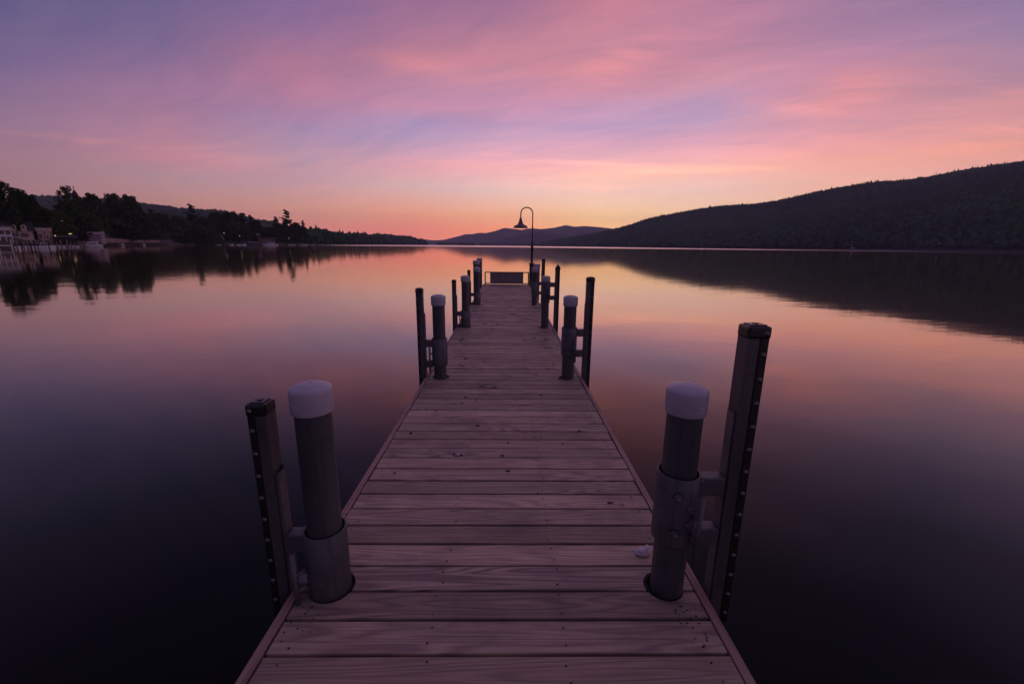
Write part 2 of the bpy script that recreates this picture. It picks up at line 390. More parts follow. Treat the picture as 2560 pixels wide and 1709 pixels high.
    for a, b_, wd, amp in streaks:
        a0, e0 = azel(*a); a1, e1 = azel(*b_)
        ca_, ce_ = (a0+a1)/2, (e0+e1)/2; L = math.hypot(a1-a0, e1-e0); ux, uy = (a1-a0)/L, (e1-e0)/L
        da = t.math('SUBTRACT', az, ca_); de = t.math('SUBTRACT', el, ce_)
        u = t.math('ADD', t.math('MULTIPLY', da, ux/(L*.5)), t.math('MULTIPLY', de, uy/(L*.5)))
        v = t.math('ADD', t.math('MULTIPLY', da, -uy/wd), t.math('MULTIPLY', de, ux/wd))
        r2 = t.math('ADD', t.math('MULTIPLY', u, u), t.math('MULTIPLY', v, v))
        e_ = t.math('MULTIPLY', t.math('EXPONENT', t.math('MULTIPLY', r2, -1.0)), amp)
        acc = e_ if acc is None else t.math('ADD', acc, e_)
    n3 = t.noise(t.mapping(q, (2.2, 15.0, 1), (7, 3, 0), (0, 0, .10)), 1.0, 5, .62)
    acc = t.math('MULTIPLY', acc, t.math('MAXIMUM', t.math('MULTIPLY_ADD', t.math('ADD', n2, t.math('MULTIPLY', n3, 1.2)), 2.1, -1.55), 0.0))
    gain2 = t.comb(t.math('ADD', acc, 1.0), t.math('MULTIPLY_ADD', acc, .55, 1.0), t.math('MULTIPLY_ADD', acc, .05, 1.0))
    c = t.mix(1.0, c, gain2, 'MULTIPLY')
    hz = t.math('MULTIPLY_ADD', t.math('EXPONENT', t.math('MULTIPLY', el, -.17)), 1.0, 1.0)
    c = t.mix(1.0, c, t.comb(hz, hz, t.math('MULTIPLY_ADD', t.math('SUBTRACT', hz, 1.0), .86, 1.0)), 'MULTIPLY')
    # physical twilight sky underneath, very low sun behind the far mountains
    sky = t.node('ShaderNodeTexSky', sky_type='NISHITA'); sky.sun_disc = False
    sky.sun_elevation = math.radians(.5); sky.sun_rotation = math.radians(7)
    c = t.mix(1.0, c, t.mix(1.0, sky.outputs[0], (.004, .004, .004), 'MULTIPLY'), 'ADD')
    t.put(bg.inputs[0], c); bg.inputs[1].default_value = 1.0
    t.l.new(bg.outputs[0], out.inputs[0])
build_world()

sun = bpy.data.lights.new('sun', 'SUN'); sun.energy = .25; sun.angle = math.radians(.5); sun.color = (1, .72, .5)
so = bpy.data.objects.new('sun', sun); COL.objects.link(so)
so.rotation_euler = (math.radians(90 - .5), 0, math.radians(180 - 7))   # shines from just above the far ridge, azimuth 7 deg right of +Y

# ------------------------------------------------------------------ dock
PITCH_B, Y_REF = .1495, 1.27
Y_END, Y_START = 16.72, -1.55
HALF = .915
PILES = [(1.595 + 3.08*i) for i in range(4)]
PXS = (.757, .742, .742, .742); PX = .745

def build_dock():
    root = thing('dock', (0, 0, 0), 'long weathered plank dock running straight out over the calm lake', 'dock')
    mb = MB(); rnd = random.Random(3)
    k0 = math.ceil((Y_START - Y_REF)/PITCH_B); k = k0
    while True:
        y0 = Y_REF + k*PITCH_B
        if y0 > Y_END - .1: break
        dz = rnd.uniform(-.0018, .0018); g = rnd.uniform(.0050, .0090)
        dx = rnd.uniform(-.003, .003)
        mb.box(-.872 + dx, .872 + dx, y0 + g, y0 + PITCH_B - g, -.038 + dz, dz, 0, .004)
        k += 1
    deck = mb.build('deck', [WOOD, SCREW], root)
    # pile holes cut through the boards
    cut = MB()
    for Y in PILES:
        for sx in (-1, 1):
            hr, ho = (.097, .008) if sx < 0 else (.086, .014)
            cut.lathe([(0, -.2), (hr, -.2), (hr, .2), (0, .2)], sx*(PXS[PILES.index(Y)] - ho), Y, 0, 28, smooth=False)
    co = cut.build('cutter', WOOD)
    bmod = deck.modifiers.new('b', 'BOOLEAN'); bmod.operation = 'DIFFERENCE'; bmod.object = co; bmod.solver = 'EXACT'
    dg = bpy.context.evaluated_depsgraph_get(); me = bpy.data.meshes.new_from_object(deck.evaluated_get(dg))
    deck.modifiers.clear(); deck.data = me; me.name = 'deck'
    bpy.data.objects.remove(co)
    # screws: two per joist per board, sunk heads a hair above the wood
    ms = MB(); k = k0
    while Y_REF + k*PITCH_B < Y_END - .1:
        y0 = Y_REF + k*PITCH_B
        for X in (-.80, -.262, .262, .80):
            for fy in (.24, .76):
                if abs(abs(X) - PX) < .12 and any(abs(y0 + fy*PITCH_B - Y) < .12 for Y in PILES): continue
                cx = X + rnd.uniform(-.014, .014); cy = y0 + PITCH_B*fy + rnd.uniform(-.012, .012); r = rnd.uniform(.0026, .0042)
                ms.prism([(cx + r*math.cos(a*PI/3)*rnd.uniform(.9, 1.5), cy + r*math.sin(a*PI/3)) for a in range(6)], .0012, .0030)
        k += 1
    tag(ms.build('screw', SCREW, root), kind='stuff')
    for s in (-1, 1):
        e = MB()
        yy = Y_START
        for seg in (-1.55 + 3.66*j for j in range(5)):
            e.box(min(s*.880, s*HALF), max(s*.880, s*HALF), max(seg, Y_START) + .0015, min(seg + 3.66, Y_END) - .0015, -.24, .0035 + .0006*(seg % 1), 0, .004)
        e.build('edge_trim', TRIM, root)
    j = MB()
    for X in (-.80, -.262, .262, .80):
        j.box(X - .02, X + .02, Y_START, Y_END - .05, -.24, -.042)
    j.build('joist', DARKGAP, root)
    e = MB(); e.box(-.878, .878, Y_END - .045, Y_END, -.24, .002, 0, .004); e.build('end_trim', TRIM, root)
    return root
build_dock()

def pile(x, y, top, label, r=.0705, group='piles along the dock', rc=.081, caph=.120, base=-1.6):
    root = thing('dock_pile', (x, y, WATER_Z), label, 'pile', group)
    z0 = -WATER_Z
    p = MB(); p.lathe([(r, base), (r, z0 + top - .03)], seg=36)
    p.build('pipe', PIPE, root)
    c = MB(); b = z0 + top - caph; t = z0 + top
    prof = [(r + .001, b + .002), (rc - .002, b), (rc, b + .004), (rc + .001, t - .034), (rc, t - .026), (rc - .003, t - .0195), (rc - .0075, t - .0155), (rc - .014, t - .0130), (rc*.68, t - .0065), (rc*.4, t - .002), (rc*.2, t - .0005), (.006, t), (.005, t - .004), (0, t - .004)]
    c.lathe(prof, seg=40)
    c.build('cap', CAPM, root)
    if y < 6:                      # raised moulding lines on the front of the cap
        a0 = -PI/2 + (.35 if x > 0 else -.35)
        m = MB()
        for i in range(3):
            zz = b + .022 + i*.010
            vs = []; n = 8
            for q in range(n + 1):
                a = a0 - .26 + .52*q/n
                for rr, dz in ((rc, 0), (rc + .0022, .0012), (rc + .0022, .0034), (rc, .0046)):
                    vs.append((rr*math.cos(a), rr*math.sin(a), zz + dz))
            m.add(vs, [(q*4 + i2, q*4 + 4 + i2, q*4 + 5 + i2, q*4 + 1 + i2) for q in range(n) for i2 in range(3)])
        m.build('moulding', CAPM, root)
    return root

def fender(s, y, sleeve0, ftop, label, x=PX, bolts=True, broken=False, detail=True):
    """galvanised collar round a pile, two arms and an upright rub rail outside the dock"""
    root = thing('rub_rail', (s*x, y, WATER_Z), label, 'rub rail', 'rub rails beside the dock')
    o = -WATER_Z; SH = .312
    b = sleeve0 + o; tp = b + SH
    def X(a): return s*(a - x)       # absolute |x| to local
    def bx(mb, a0, a1, *r, **k): mb.box(min(X(a0), X(a1)), max(X(a0), X(a1)), *r, **k)
    sl = MB(); sl.lathe([(.080, b + .002), (.0875, b), (.0885, b + .003), (.0885, tp - .003), (.087, tp), (.081, tp), (.0795, tp - .003), (.0795, b + .01), (.080, b + .002)], seg=40)
    sleeve = sl.build('collar', GALV, root)
    arms = ((b - .028, b + .052), (tp - .100, tp - .018))
    xa = (.951 if s > 0 else .926) if y < 3 else .911
    MW, SW = (.048, .036) if s > 0 else (.044, .030)      # widths of steel channel and rub strip
    xs = xa + MW; xo = xs + SW; IA = .006 if s > 0 else .014
    for z0, z1 in arms:
        a = MB(); bx(a, x + .082, xa - IA - .0005, -.034, .026, z0, z1, bev=.006)
        bx(a, x + .076, x + .094, -.045, -.0345, z0 + .004, z1 - .004, bev=.004)      # welded fillets
        a.build('arm', GALVD, root)
    fb = -.155 + o; ft = ftop + o
    r1 = MB()                          # galvanised channel, open towards the far side
    bx(r1, xa, xs, -.036, -.031, fb, ft - .03)
    bx(r1, xa, xa + .005, -.0308, .034, fb, ft - .03)
    bx(r1, xa + .0053, xs, .0285, .0336, fb + .002, ft - .032)
    r1.build('channel', RAILM, root)
    ch_top = min(ft - .30, tp + .27)
    r2 = MB()                          # narrow open angle welded on the inner side, starts lower
    bx(r2, xa - IA, xa - IA + .0034, -.024, .028, fb + .02, ch_top)
    bx(r2, xa - IA + .0036, xa - .0003, -.024, -.020, fb + .02, ch_top - .002)
    bx(r2, xa - IA + .0036, xa - .0003, .024, .028, fb + .02, ch_top + .018)
    r2.build('inner_angle', GALVL, root)
    r3 = MB()
    bx(r3, xs + .0003, xo, -.040, .035, fb - .008, ft - .028, bev=.006)
    r3.build('rub_strip', RUBBER, root)
    cpm = MB()
    if broken:
        poly = [(X(xa - .006), ft - .06), (X(xo + .006), ft - .055), (X(xo + .002), ft - .01), (X(xo - .022), ft + .010), (X(xo - .038), ft + .045), (X(xa + .025), ft + .012), (X(xa), ft - .022)]
        cpm.prism(poly, -.044, .04, axis='y')
    else:
        bx(cpm, xa - .004, xo + .004, -.043, .039, ft - .055, ft - .004, bev=.012)
        bx(cpm, xa + .010, xo - .010, -.030, .026, ft - .0062, ft + .0005, bev=.003)
        bx(cpm, (xa + xo)/2 - .008, (xa + xo)/2 + .008, -.010, .008, ft, ft + .004, bev=.002)
    cpm.build('rail_cap', BLACKPL, root)
    if bolts:
        z = ft - .032; i = 0
        while z > fb + .02:
            bm_ = MB(); yb = -.0432 if i == 0 else -.0402
            M = Matrix.Translation((X(xs + SW*.5), yb, z)) @ Matrix.Rotation(PI/2, 4, 'X')
            bm_.lathe([(0, .0075), (.0035, .0075), (.0062, .0060), (.0066, .002), (.0108, .0016), (.0112, 0)], seg=12, M=M)
            bm_.build('bolt', BOLT, root); z -= .1 if i else .085; i += 1
    if detail:
        # clamp rod on two stubs at the outer front of the collar, and two big nuts on right-hand collars
        ang = -PI/2 + (.48 if s > 0 else -.80)
        dx, dy = math.cos(ang), math.sin(ang)
        rr = .124 if s > 0 else .138
        rod = MB(); rod.tube([(dx*rr, dy*rr, b - .07), (dx*rr, dy*rr, b + .255)], .0115, 12)
        for zz in (b + .07, b + .15):
            rod.tube([(dx*.082, dy*.082, zz - .006), (dx*.115, dy*.115, zz), (dx*rr, dy*rr, zz - .004)], [.012, .009, .009], 10)
        rod.build('cleat', GALVD, root)
        a2 = -PI/2 - s*.33
        if s > 0:
            for zz in (b + .075, b + .242):
                n = MB()
                M = Matrix.Translation((math.cos(a2)*.0885, math.sin(a2)*.0885, zz)) @ Matrix.Rotation(a2 + PI/2, 4, 'Z') @ Matrix.Rotation(PI/2, 4, 'X')
                n.lathe([(.021, -.002), (.021, .004), (.0205, .004)], seg=18, M=M, smooth=False)
                n.lathe([(.0155, .004), (.0155, .018), (.013, .020), (0, .020)], seg=6, M=M, smooth=False)
                n.lathe([(.008, .02), (.008, .034), (0, .035)], seg=10, M=M)
                n.build('nut', GALVD, sleeve)
        a3 = -PI/2 + s*.22
        for zz in (b + .118, b + .19):
            n = MB(); M = Matrix.Translation((math.cos(a3)*.0885, math.sin(a3)*.0885, zz)) @ Matrix.Rotation(a3 + PI/2, 4, 'Z') @ Matrix.Rotation(PI/2, 4, 'X')
            n.lathe([(.013, -.002), (.013, .012), (.009, .016), (0, .016)], seg=6, M=M, smooth=False)
            if s > 0: n.build('set_screw', GALVD, sleeve)
    return root

nm = ['nearest', 'second', 'third', 'fourth']
s0L = [-.008, .148, -.002, 0.0]; s0R = [.268, .285, .55, .30]
ftL = [.885, 1.030, .878, .882]; ftR = [1.212, 1.168, 1.135, 1.180]
for i, Y in enumerate(PILES):
    PX = PXS[i]
    pile(-PX, Y, .960, f'grey pipe pile with white cap, {nm[i]} to us along the left dock edge')
    pile(PX, Y, .964, f'grey pipe pile with white cap, {nm[i]} to us along the right dock edge')
    fender(-1, Y, s0L[i], ftL[i], f'upright black and steel rub rail on the {nm[i]} left pile' + (', collar at deck level' if i == 0 else ''), bolts=i < 2, detail=i < 3, x=PX)
    fender(1, Y, s0R[i], ftR[i], f'upright black and steel rub rail on the {nm[i]} right pile' + (', its torn cap pointed' if i == 2 else ', tall with flat black cap'), bolts=i < 2, broken=i == 2, detail=i < 3, x=PX)
pile(-.985, 13.93, 1.02, 'thick dark pile with white cap outside the left edge, before the dock end', r=.098, rc=.112, caph=.135)
pile(1.005, 13.93, .93, 'thick dark pile with white cap outside the right edge, in front of the lamp', r=.102, rc=.117, caph=.135)
pile(-1.035, 16.45, 1.025, 'thick dark pile with white cap at the far left corner of the dock', r=.096, rc=.110, caph=.135)

def build_end_rail():
    y = 16.60
    root = thing('end_rail', (0, y, 0), 'low dark rail with a solid middle board across the dock end', 'railing')
    fr = MB()
    fr.box(-.850, -.806, -.022, .022, .004, .455, bev=.003); fr.box(.850, .894, -.022, .022, .004, .455, bev=.003)
    fr.box(-.850, .894, -.028, .028, .4555, .492, bev=.003)
    fr.box(-.805, .849, -.018, .018, .028, .060)
    fr.build('frame', RAILDK, root)
    p = MB(); p.box(-.605, .640, -.026, -.0185, .0605, .455, bev=.002); p.build('panel', PANELM, root)
    for a in (-.632, .641):
        q = MB(); q.box(a, a + .026, -.024, .020, .0605, .455); q.build('upright', RAILDK, root)
build_end_rail()

def build_lamp():
    X, Y = .992, 16.6
    root = thing('lamp_post', (X, Y, WATER_Z), 'dark gooseneck lamp post with bell shade at the far right dock corner', 'lamp post')
    o = -WATER_Z
    b = MB(); b.box(-.088, .088, -.10, .10, -1.2, o + .80, bev=.006); b.build('base_post', RAILDK, root)
    pl = MB(); pl.box(-.118, .118, -.12, .12, o + .8005, o + .815, bev=.003)
    for q in (-1, 1):
        for w in (-1, 1): pl.lathe([(.014, 0), (.014, .014), (0, .014)], q*.09, w*.09, o + .815, 6, smooth=False)
    pl.build('plate', LAMPM, root)
    p = MB(); p.lathe([(.075, o + .8155), (.075, o + .835), (.050, o + .845), (.048, o + 1.50), (.060, o + 1.502), (.060, o + 1.53), (.030, o + 1.54), (0, o + 1.54)], seg=20)
    p.build('pole', LAMPM, root)
    R = .2285; zc = o + 2.683; pts = [(0, 0, o + 1.53), (0, 0, o + 2.0), (.0, 0, o + 2.4)]
    pts += [(-R + R*math.cos(a), 0, zc + R*math.sin(a)) for a in [PI*i/20 for i in range(21)]]
    pts += [(-2*R, 0, o + 2.60), (-2*R, 0, o + 2.545)]
    a = MB(); a.tube(pts, .0225, 12); a.build('gooseneck', LAMPM, root)
    sx = -2*R; t0 = o + 2.155
    prof = [(.272, 0), (.276, .004), (.268, .03), (.255, .062), (.225, .092), (.18, .112), (.135, .126), (.122, .135), (.118, .15), (.100, .160), (.096, .185), (.080, .195), (.078, .225), (.066, .235), (.064, .265), (.055, .30), (.046, .345), (.032, .385), (.026, .40), (0, .402)]
    s_ = MB(); s_.lathe(prof, sx, 0, t0, 32)
    sh = s_.build('shade', SHADE, root)
    inn = MB(); inn.lathe([(.271, .0005), (.262, .028), (.248, .058), (.218, .086), (.17, .106), (.12, .12), (0, .13)], sx, 0, t0, 32)
    inn.build('shade_lining', INSIDE, sh)
build_lamp()

# lump of foam, droppings, litter
def blob_poly(r, n, rnd, ax=1.0):
    ph = [rnd.uniform(0, 6.28) for _ in range(3)]
    return [(ax*r*(1 + .28*math.sin(2*a + ph[0]) + .22*math.sin(3*a + ph[1]) + .15*math.sin(5*a + ph[2]))*math.cos(a),
             r*(1 + .28*math.sin(2*a + ph[0]) + .22*math.sin(3*a + ph[1]) + .15*math.sin(5*a + ph[2]))*math.sin(a)) for a in [2*PI*i/n for i in range(n)]]
def foam():
    bm = bmesh.new(); bmesh.ops.create_icosphere(bm, subdivisions=4, radius=1)
    from mathutils import noise as mn
    for v in bm.verts:
        d = v.co.normalized(); k = 1 + .30*mn.noise(d*1.7 + Vector((3, 1, 7))) + .16*mn.noise(d*4.2) + .06*mn.noise(d*9)
        x, y, z = d*k
        if z < -.45: z = -.45
        v.co = Vector((x*.038, y*.026, (z + .45)*.019))
        v.co.z += max(0, .016*math.exp(-((v.co.x - .030)/.012)**2)) * (1 if v.co.z > .018 else 0)
    me = bpy.data.meshes.new('foam_lump'); bm.to_mesh(me); bm.free(); me.materials.append(FOAM)
    for p in me.polygons: p.use_smooth = True
    o = link('foam_lump', me); o.location = (.715, 1.80, .0035); o.rotation_euler = (0, 0, .25)
    tag(o, 'crumpled white lump lying on the planks beside the nearest right pile', 'litter')
foam()
DROPS = [(-.173, 4.335, .055, 'large white bird dropping in the middle of the planks, past the second gap of piles'),
         (.659, 6.137, .050, 'white bird dropping near the right edge between the second and third piles'),
         (.545, 6.16, .022, 'small pale dropping left of the bigger one near the right edge'),
         (-.600, 6.26, .030, 'pale bird dropping near the left edge between second and third piles'),
         (-.715, 5.80, .018, 'tiny pale dropping beside the left dock edge'),
         (.351, 8.294, .030, 'pale bird dropping on the planks past the third pair of piles'),
         (-.331, 2.806, .026, 'tan crusty dropping on a near plank left of centre')]
rd = random.Random(11)
for x, y, r, lb in DROPS:
    root = thing('bird_dropping', (x, y, .0022), lb, 'bird dropping', 'bird droppings on the planks')
    a = MB(); a.prism(blob_poly(r*.75, 26, rd, 1.9), .0008, .0016); a.build('stain', STAIN, root)
    a = MB()
    for q in range(4):
        ox, oy = (0, 0) if q == 0 else (rd.uniform(-1.5, 1.5)*r, rd.uniform(-.5, .5)*r)
        a.add([(px + ox, py + oy, zz) for zz, f in ((.0017, 1), (.0034 + q*.0003, .8)) for px, py in [(u*f*(1 if q == 0 else .3), v*f*(1 if q == 0 else .3)) for u, v in blob_poly(r*.40, 18, rd, 1.5)]],
              [tuple(range(18, 36))] + [(i, (i+1) % 18, 18 + (i+1) % 18, 18 + i) for i in range(18)])
    a.build('splat', DROP, root)
lt = MB()
for i in range(150):
    if i < 110: x = rd.uniform(-.82, .82); y = 5.2 + 10.5*rd.random()**.8
    else: x = rd.uniform(-.8, .8); y = rd.uniform(2.2, 5.5)
    r = rd.choice([.006, .008, .011, .015, .022]) * (1 if i < 110 else .4)
    zz = .0024; pts = blob_poly(r, 12, rd, 1.6)
    lt.prism([(x + a, y + b) for a, b in pts], zz, zz + rd.uniform(.002, .006))
for i in range(36):                                  # grit near the two front piles
    s = rd.choice((-1, 1, 1)); x = s*rd.uniform(.74, .86); y = rd.uniform(1.30, 1.50); r = rd.uniform(.001, .0034)
    lt.prism([(x + a, y + b) for a, b in blob_poly(r, 8, rd, 1.3)], .0024, .005)
tag(lt.build('leaf_litter', LITTER), 'dark scraps of leaf litter and grit scattered over the planks', 'leaf litter', kind='stuff')

# ------------------------------------------------------------------ water
wm = MB(); wm.add([(-6500, -300, WATER_Z), (6500, -300, WATER_Z), (6500, 6400, WATER_Z), (-6500, 6400, WATER_Z)], [(0, 1, 2, 3)])
tag(wm.build('water', WATER), kind='structure')

# ------------------------------------------------------------------ terrain
def interp(xs, ys): return lambda v: float(np.interp(v, xs, ys))
def vnoise(x, y, s=0):
    from mathutils import noise as mn
    return mn.noise(Vector((x, y, s)))

ICO = None
def ico_template(sub=1):
    bm = bmesh.new(); bmesh.ops.create_icosphere(bm, subdivisions=sub, radius=1)
    V = np.array([v.co[:] for v in bm.verts]); F = np.array([[v.index for v in f.verts] for f in bm.faces]); bm.free(); return V, F
IV, IF = ico_template(2)
IV1, IF1 = ico_template(1)

def crowns(name, P, R, Hh, mat, label=None, seed=0, lod=1):
    """one mesh of many rough tree crowns: P (n,3) base points, R radii, Hh heights"""
    rg = np.random.default_rng(seed); TV, TF = (IV1, IF1) if lod == 1 else (IV, IF)
    n = len(P); m = len(TV)
    jit = 1 + .17*rg.standard_normal((n, m, 1)).clip(-1.5, 1.5)
    V = TV[None]*jit
    th = rg.uniform(0, 2*PI, n); c, s = np.cos(th)[:, None], np.sin(th)[:, None]
    X = (V[..., 0]*c - V[..., 1]*s)*R[:, None]; Y = (V[..., 0]*s + V[..., 1]*c)*R[:, None]
    Z = (V[..., 2]*.5 + .5)*Hh[:, None]
    # conifers narrow to the top
    con = rg.random(n) < .28
    f = np.where(con[:, None], (1.15 - Z/Hh[:, None]).clip(.08, 1), 1.0)
    Z = np.where(con[:, None], Z*1.12, Z)
    V = np.stack([X*f + P[:, 0:1], Y*f + P[:, 1:2], Z + P[:, 2:3]], -1).reshape(-1, 3)
    Fc = (TF[None] + (np.arange(n)*m)[:, None, None]).reshape(-1, 3)
    o = link(name, np_mesh(name, V, Fc, [mat]))
    return tag(o, label, 'woodland', kind='stuff') if label else o

def hill(name, ridge, Ys, Yr, mat, px0, px1, npx, nv, prof=.85, treeh=8.0, back=.5, rough=1.0, amp=None):
    """terrain from shore Ys(px) up to a skyline ridge(px)->py at depth Yr(px), then down behind it"""
    pxs = np.linspace(px0, px1, npx); rows = []
    vs = list(np.linspace(0, 1, nv)) + [1 + back*.35, 1 + back]
    V = np.zeros((npx, len(vs), 3))
    for i, px in enumerate(pxs):
        ys, yr = Ys(px), Yr(px); top = at(px, ridge(px), yr); dx = top.x/top.y
        zt = max(top.z - treeh, 1.0)
        for j, v in enumerate(vs):
            Y = ys + (yr - ys)*v; x = dx*Y
            a = amp if amp is not None else zt*.10
            if v <= 1:
                z = WATER_Z - .3 + (zt - WATER_Z)*(v**prof) + a*math.sin(PI*v)*(vnoise(x*.0022, Y*.0022, 1) + .5*vnoise(x*.007, Y*.007, 2))*rough + (1.2 if v > 0 else 0)
            else:
                z = zt*(1 - ((v - 1)/back)**1.3*.6)
            V[i, j] = (x, Y, z)
    n2 = len(vs)
    F = np.array([(i*n2+j, (i+1)*n2+j, (i+1)*n2+j+1, i*n2+j+1) for i in range(npx-1) for j in range(n2-1)])
    o = link(name, np_mesh(name, V.reshape(-1, 3), F, [mat], smooth=True)); tag(o, kind='structure')
    def sample(px, v):
        fi = (px - px0)/(px1 - px0)*(npx - 1); i = int(min(max(fi, 0), npx - 2)); a = fi - i
        fj = v*(nv - 1); j = int(min(max(fj, 0), nv - 2)); b = fj - j
        return (V[i, j]*(1-a)*(1-b) + V[i+1, j]*a*(1-b) + V[i, j+1]*(1-a)*b + V[i+1, j+1]*a*b)
    return sample, Ys, Yr

def plant(sample, Ys, Yr, px0, px1, v0, v1, rad, hgt, dens, seed, grow=0.0):
    rg = np.random.default_rng(seed); P = []; R = []; H = []
    px = px0
    while px < px1:
        ym = (Ys(px) + Yr(px))/2; r = rad + grow*ym
        ax = math.atan((px - 1280)/F_PX); dpx = r*1.15/dens*F_PX/ym
        L = math.hypot(Yr(px) - Ys(px), 0)/math.cos(ax)*(v1 - v0); nvv = max(2, int(L/(r*1.5/dens)))
        for q in range(nvv):
            v = v0 + (v1 - v0)*(q + rg.random())/nvv; p = sample(px + rg.uniform(-.5, .5)*dpx, min(v, .999))
            rr = r*rg.uniform(.7, 1.3); P.append(p); R.append(rr); H.append(hgt*rg.uniform(.6, 1.4)*(r/rad)**.5)
        px += dpx
    P = np.array(P); P[:, 2] -= 1.0
    return P, np.array(R), np.array(H)

# far mountains -- bare silhouettes seen through five kilometres of air
MT = [(1000, 606), (1030, 604), (1056, 601), (1066, 598), (1080, 601), (1110, 599.6), (1136, 593), (1149, 590), (1163, 585), (1180, 585.7), (1198, 581.6), (1215, 583), (1241, 576.5), (1261, 569.4), (1280, 571.8), (1304, 574.7), (1318, 571.4), (1333, 570.8), (1353, 573), (1386, 569.4), (1414, 562.6), (1437, 567), (1461, 565), (1500, 568), (1543, 573), (1620, 580), (1760, 596), (1900, 618)]
hill('mountain', interp(*zip(*MT)), lambda p: 4300.0, lambda p: 5500.0, MOUNT, 1000, 1900, 140, 14, .9, 0, .12, 1.0)
FR = [(1195, 606), (1240, 598), (1285, 590), (1318, 583), (1353, 580), (1420, 588), (1500, 596), (1560, 606)]
hill('mountain', interp(*zip(*FR)), lambda p: 4000.0, lambda p: 4290.0, MOUNT, 1195, 1560, 60, 8, .9, 0, .04, 1.0)
# low island woods in front of them
isl, a_, b_ = hill('island', interp([1090, 1112, 1130, 1150, 1172, 1190], [615, 611, 609.5, 608.5, 611, 615]), lambda p: 2600.0, lambda p: 2750.0, SOIL, 1090, 1190, 24, 5, .6, 6, .3)
P, R, H = plant(isl, a_, b_, 1095, 1185, .1, 1, 9, 12, 1.0, 5); crowns('woodland', P, R, H, FOREST, 'low dark wooded island in front of the far blue mountains', 5)
isl, a_, b_ = hill('island', interp([1195, 1230, 1265, 1310, 1345], [614, 611, 610, 611.5, 615]), lambda p: 3300.0, lambda p: 3450.0, SOIL, 1195, 1345, 24, 5, .6, 6, .3)
P, R, H = plant(isl, a_, b_, 1200, 1340, .1, 1, 10, 12, 1.0, 6); crowns('woodland', P, R, H, FOREST, 'faint wooded shore strip at the foot of the far mountains', 6)

# right-hand hill
RH = [(1320, 616), (1345, 609), (1389, 601), (1443, 591), (1498, 582), (1542, 572), (1585, 559), (1629, 545), (1683, 535), (1743, 524), (1798, 515), (1879, 511), (1950, 501), (2016, 485), (2097, 469), (2185, 455), (2261, 451), (2315, 444), (2424, 422), (2560, 403), (2760, 372), (3000, 350), (3400, 330)]
RYs = interp([1320, 1420, 1540, 1700, 1900, 2140, 2560, 3000, 3400], [2500, 2050, 1500, 1080, 820, 640, 480, 400, 360])
RYr = interp([1320, 1420, 1540, 1700, 1900, 2140, 2560, 3000, 3400], [2600, 2450, 2250, 2000, 1800, 1580, 1250, 1050, 900])
smp, a_, b_ = hill('hill', interp(*zip(*RH)), RYs, RYr, SOIL, 1320, 3400, 170, 26, .92, 9, .35, 1.0)
P, R, H = plant(smp, a_, b_, 1325, 2900, .012, 1.0, 3.2, 8, 1.05, 21, .0012)
print('right hill crowns', len(P))
P2, R2, H2 = plant(smp, a_, b_, 1325, 2900, .985, 1.0, 1.6, 10, .42, 23, .0009)
P = np.concatenate([P, P2]); R = np.concatenate([R, R2]); H = np.concatenate([H, H2])
crowns('woodland', P, R, H, FOREST, 'dark forest covering the long hill across the right shore', 21)

# left background hill
LH = [(-500, 488), (-200, 486), (0, 487), (82, 490), (135, 490), (220, 494), (342, 507), (400, 513), (412, 515), (451, 521), (491, 524), (516, 525), (537, 524.6), (559, 526), (600, 538), (644, 551), (673, 553), (720, 565), (780, 585), (850, 612)]
smp, a_, b_ = hill('hill', interp(*zip(*LH)), lambda p: 800.0, lambda p: 1500.0, SOIL, -500, 850, 90, 14, .9, 8, .3)
P, R, H = plant(smp, a_, b_, 60, 830, .45, 1.0, 6.5, 10, .8, 31); crowns('woodland', P, R, H, FOREST, 'forest on the dim hill rising behind the left shore trees', 31)

# left point
LP = [(700, 566), (740, 569), (768, 571.5), (793, 573.7), (810, 576), (825, 579), (849, 581), (876, 583.7), (902, 584), (938, 586), (963, 587), (985, 589.6), (1008, 590.7), (1027, 592), (1038, 597), (1053, 599.6), (1061, 602), (1067, 607), (1072, 613)]
LPs = interp([700, 760, 820, 880, 950, 1010, 1067, 1075], [430, 500, 620, 820, 1150, 1500, 1900, 1960])
LPr = lambda p: LPs(p)*1.10 + 60
smp, a_, b_ = hill('point', interp(*zip(*LP)), LPs, LPr, SOIL, 700, 1072, 60, 9, .75, 9.5, .25)
P, R, H = plant(smp, a_, b_, 705, 1066, .02, 1.0, 3.6, 9.5, .95, 41, .0016)
print('left point crowns', len(P))
crowns('woodland', P, R, H, FOREST, 'dark wooded point running out into the lake on the left', 41)

# left bank ground
SH = interp([-900, -300, 0, 100, 200, 300, 400, 500, 600, 700, 760], [70, 85, 100, 125, 158, 205, 255, 310, 350, 400, 470])
def bank_z(D): return WATER_Z + float(np.interp(D, [-4, 0, 2, 25, 60, 140, 260], [-1.0, .35, 1.5, 3.2, 6.5, 12, 16]))
def build_bank():
    pxs = np.linspace(-900, 760, 120); Ds = [-4, 0, 1.2, 2, 6, 14, 25, 40, 60, 90, 140, 260]
    V = []
    for px in pxs:
        dx = xat(px, 100)/100
        for D in Ds: V.append((dx*(SH(px) + D), SH(px) + D, bank_z(D) + (.5*vnoise(px*.02, D*.1, 4) if D > 2 else 0)))
    m = len(Ds); F = np.array([(i*m+j, (i+1)*m+j, (i+1)*m+j+1, i*m+j+1) for i in range(len(pxs)-1) for j in range(m-1)])
    tag(link('ground', np_mesh('ground', np.array(V), F, [GRASS], smooth=True)), kind='structure')
build_bank()

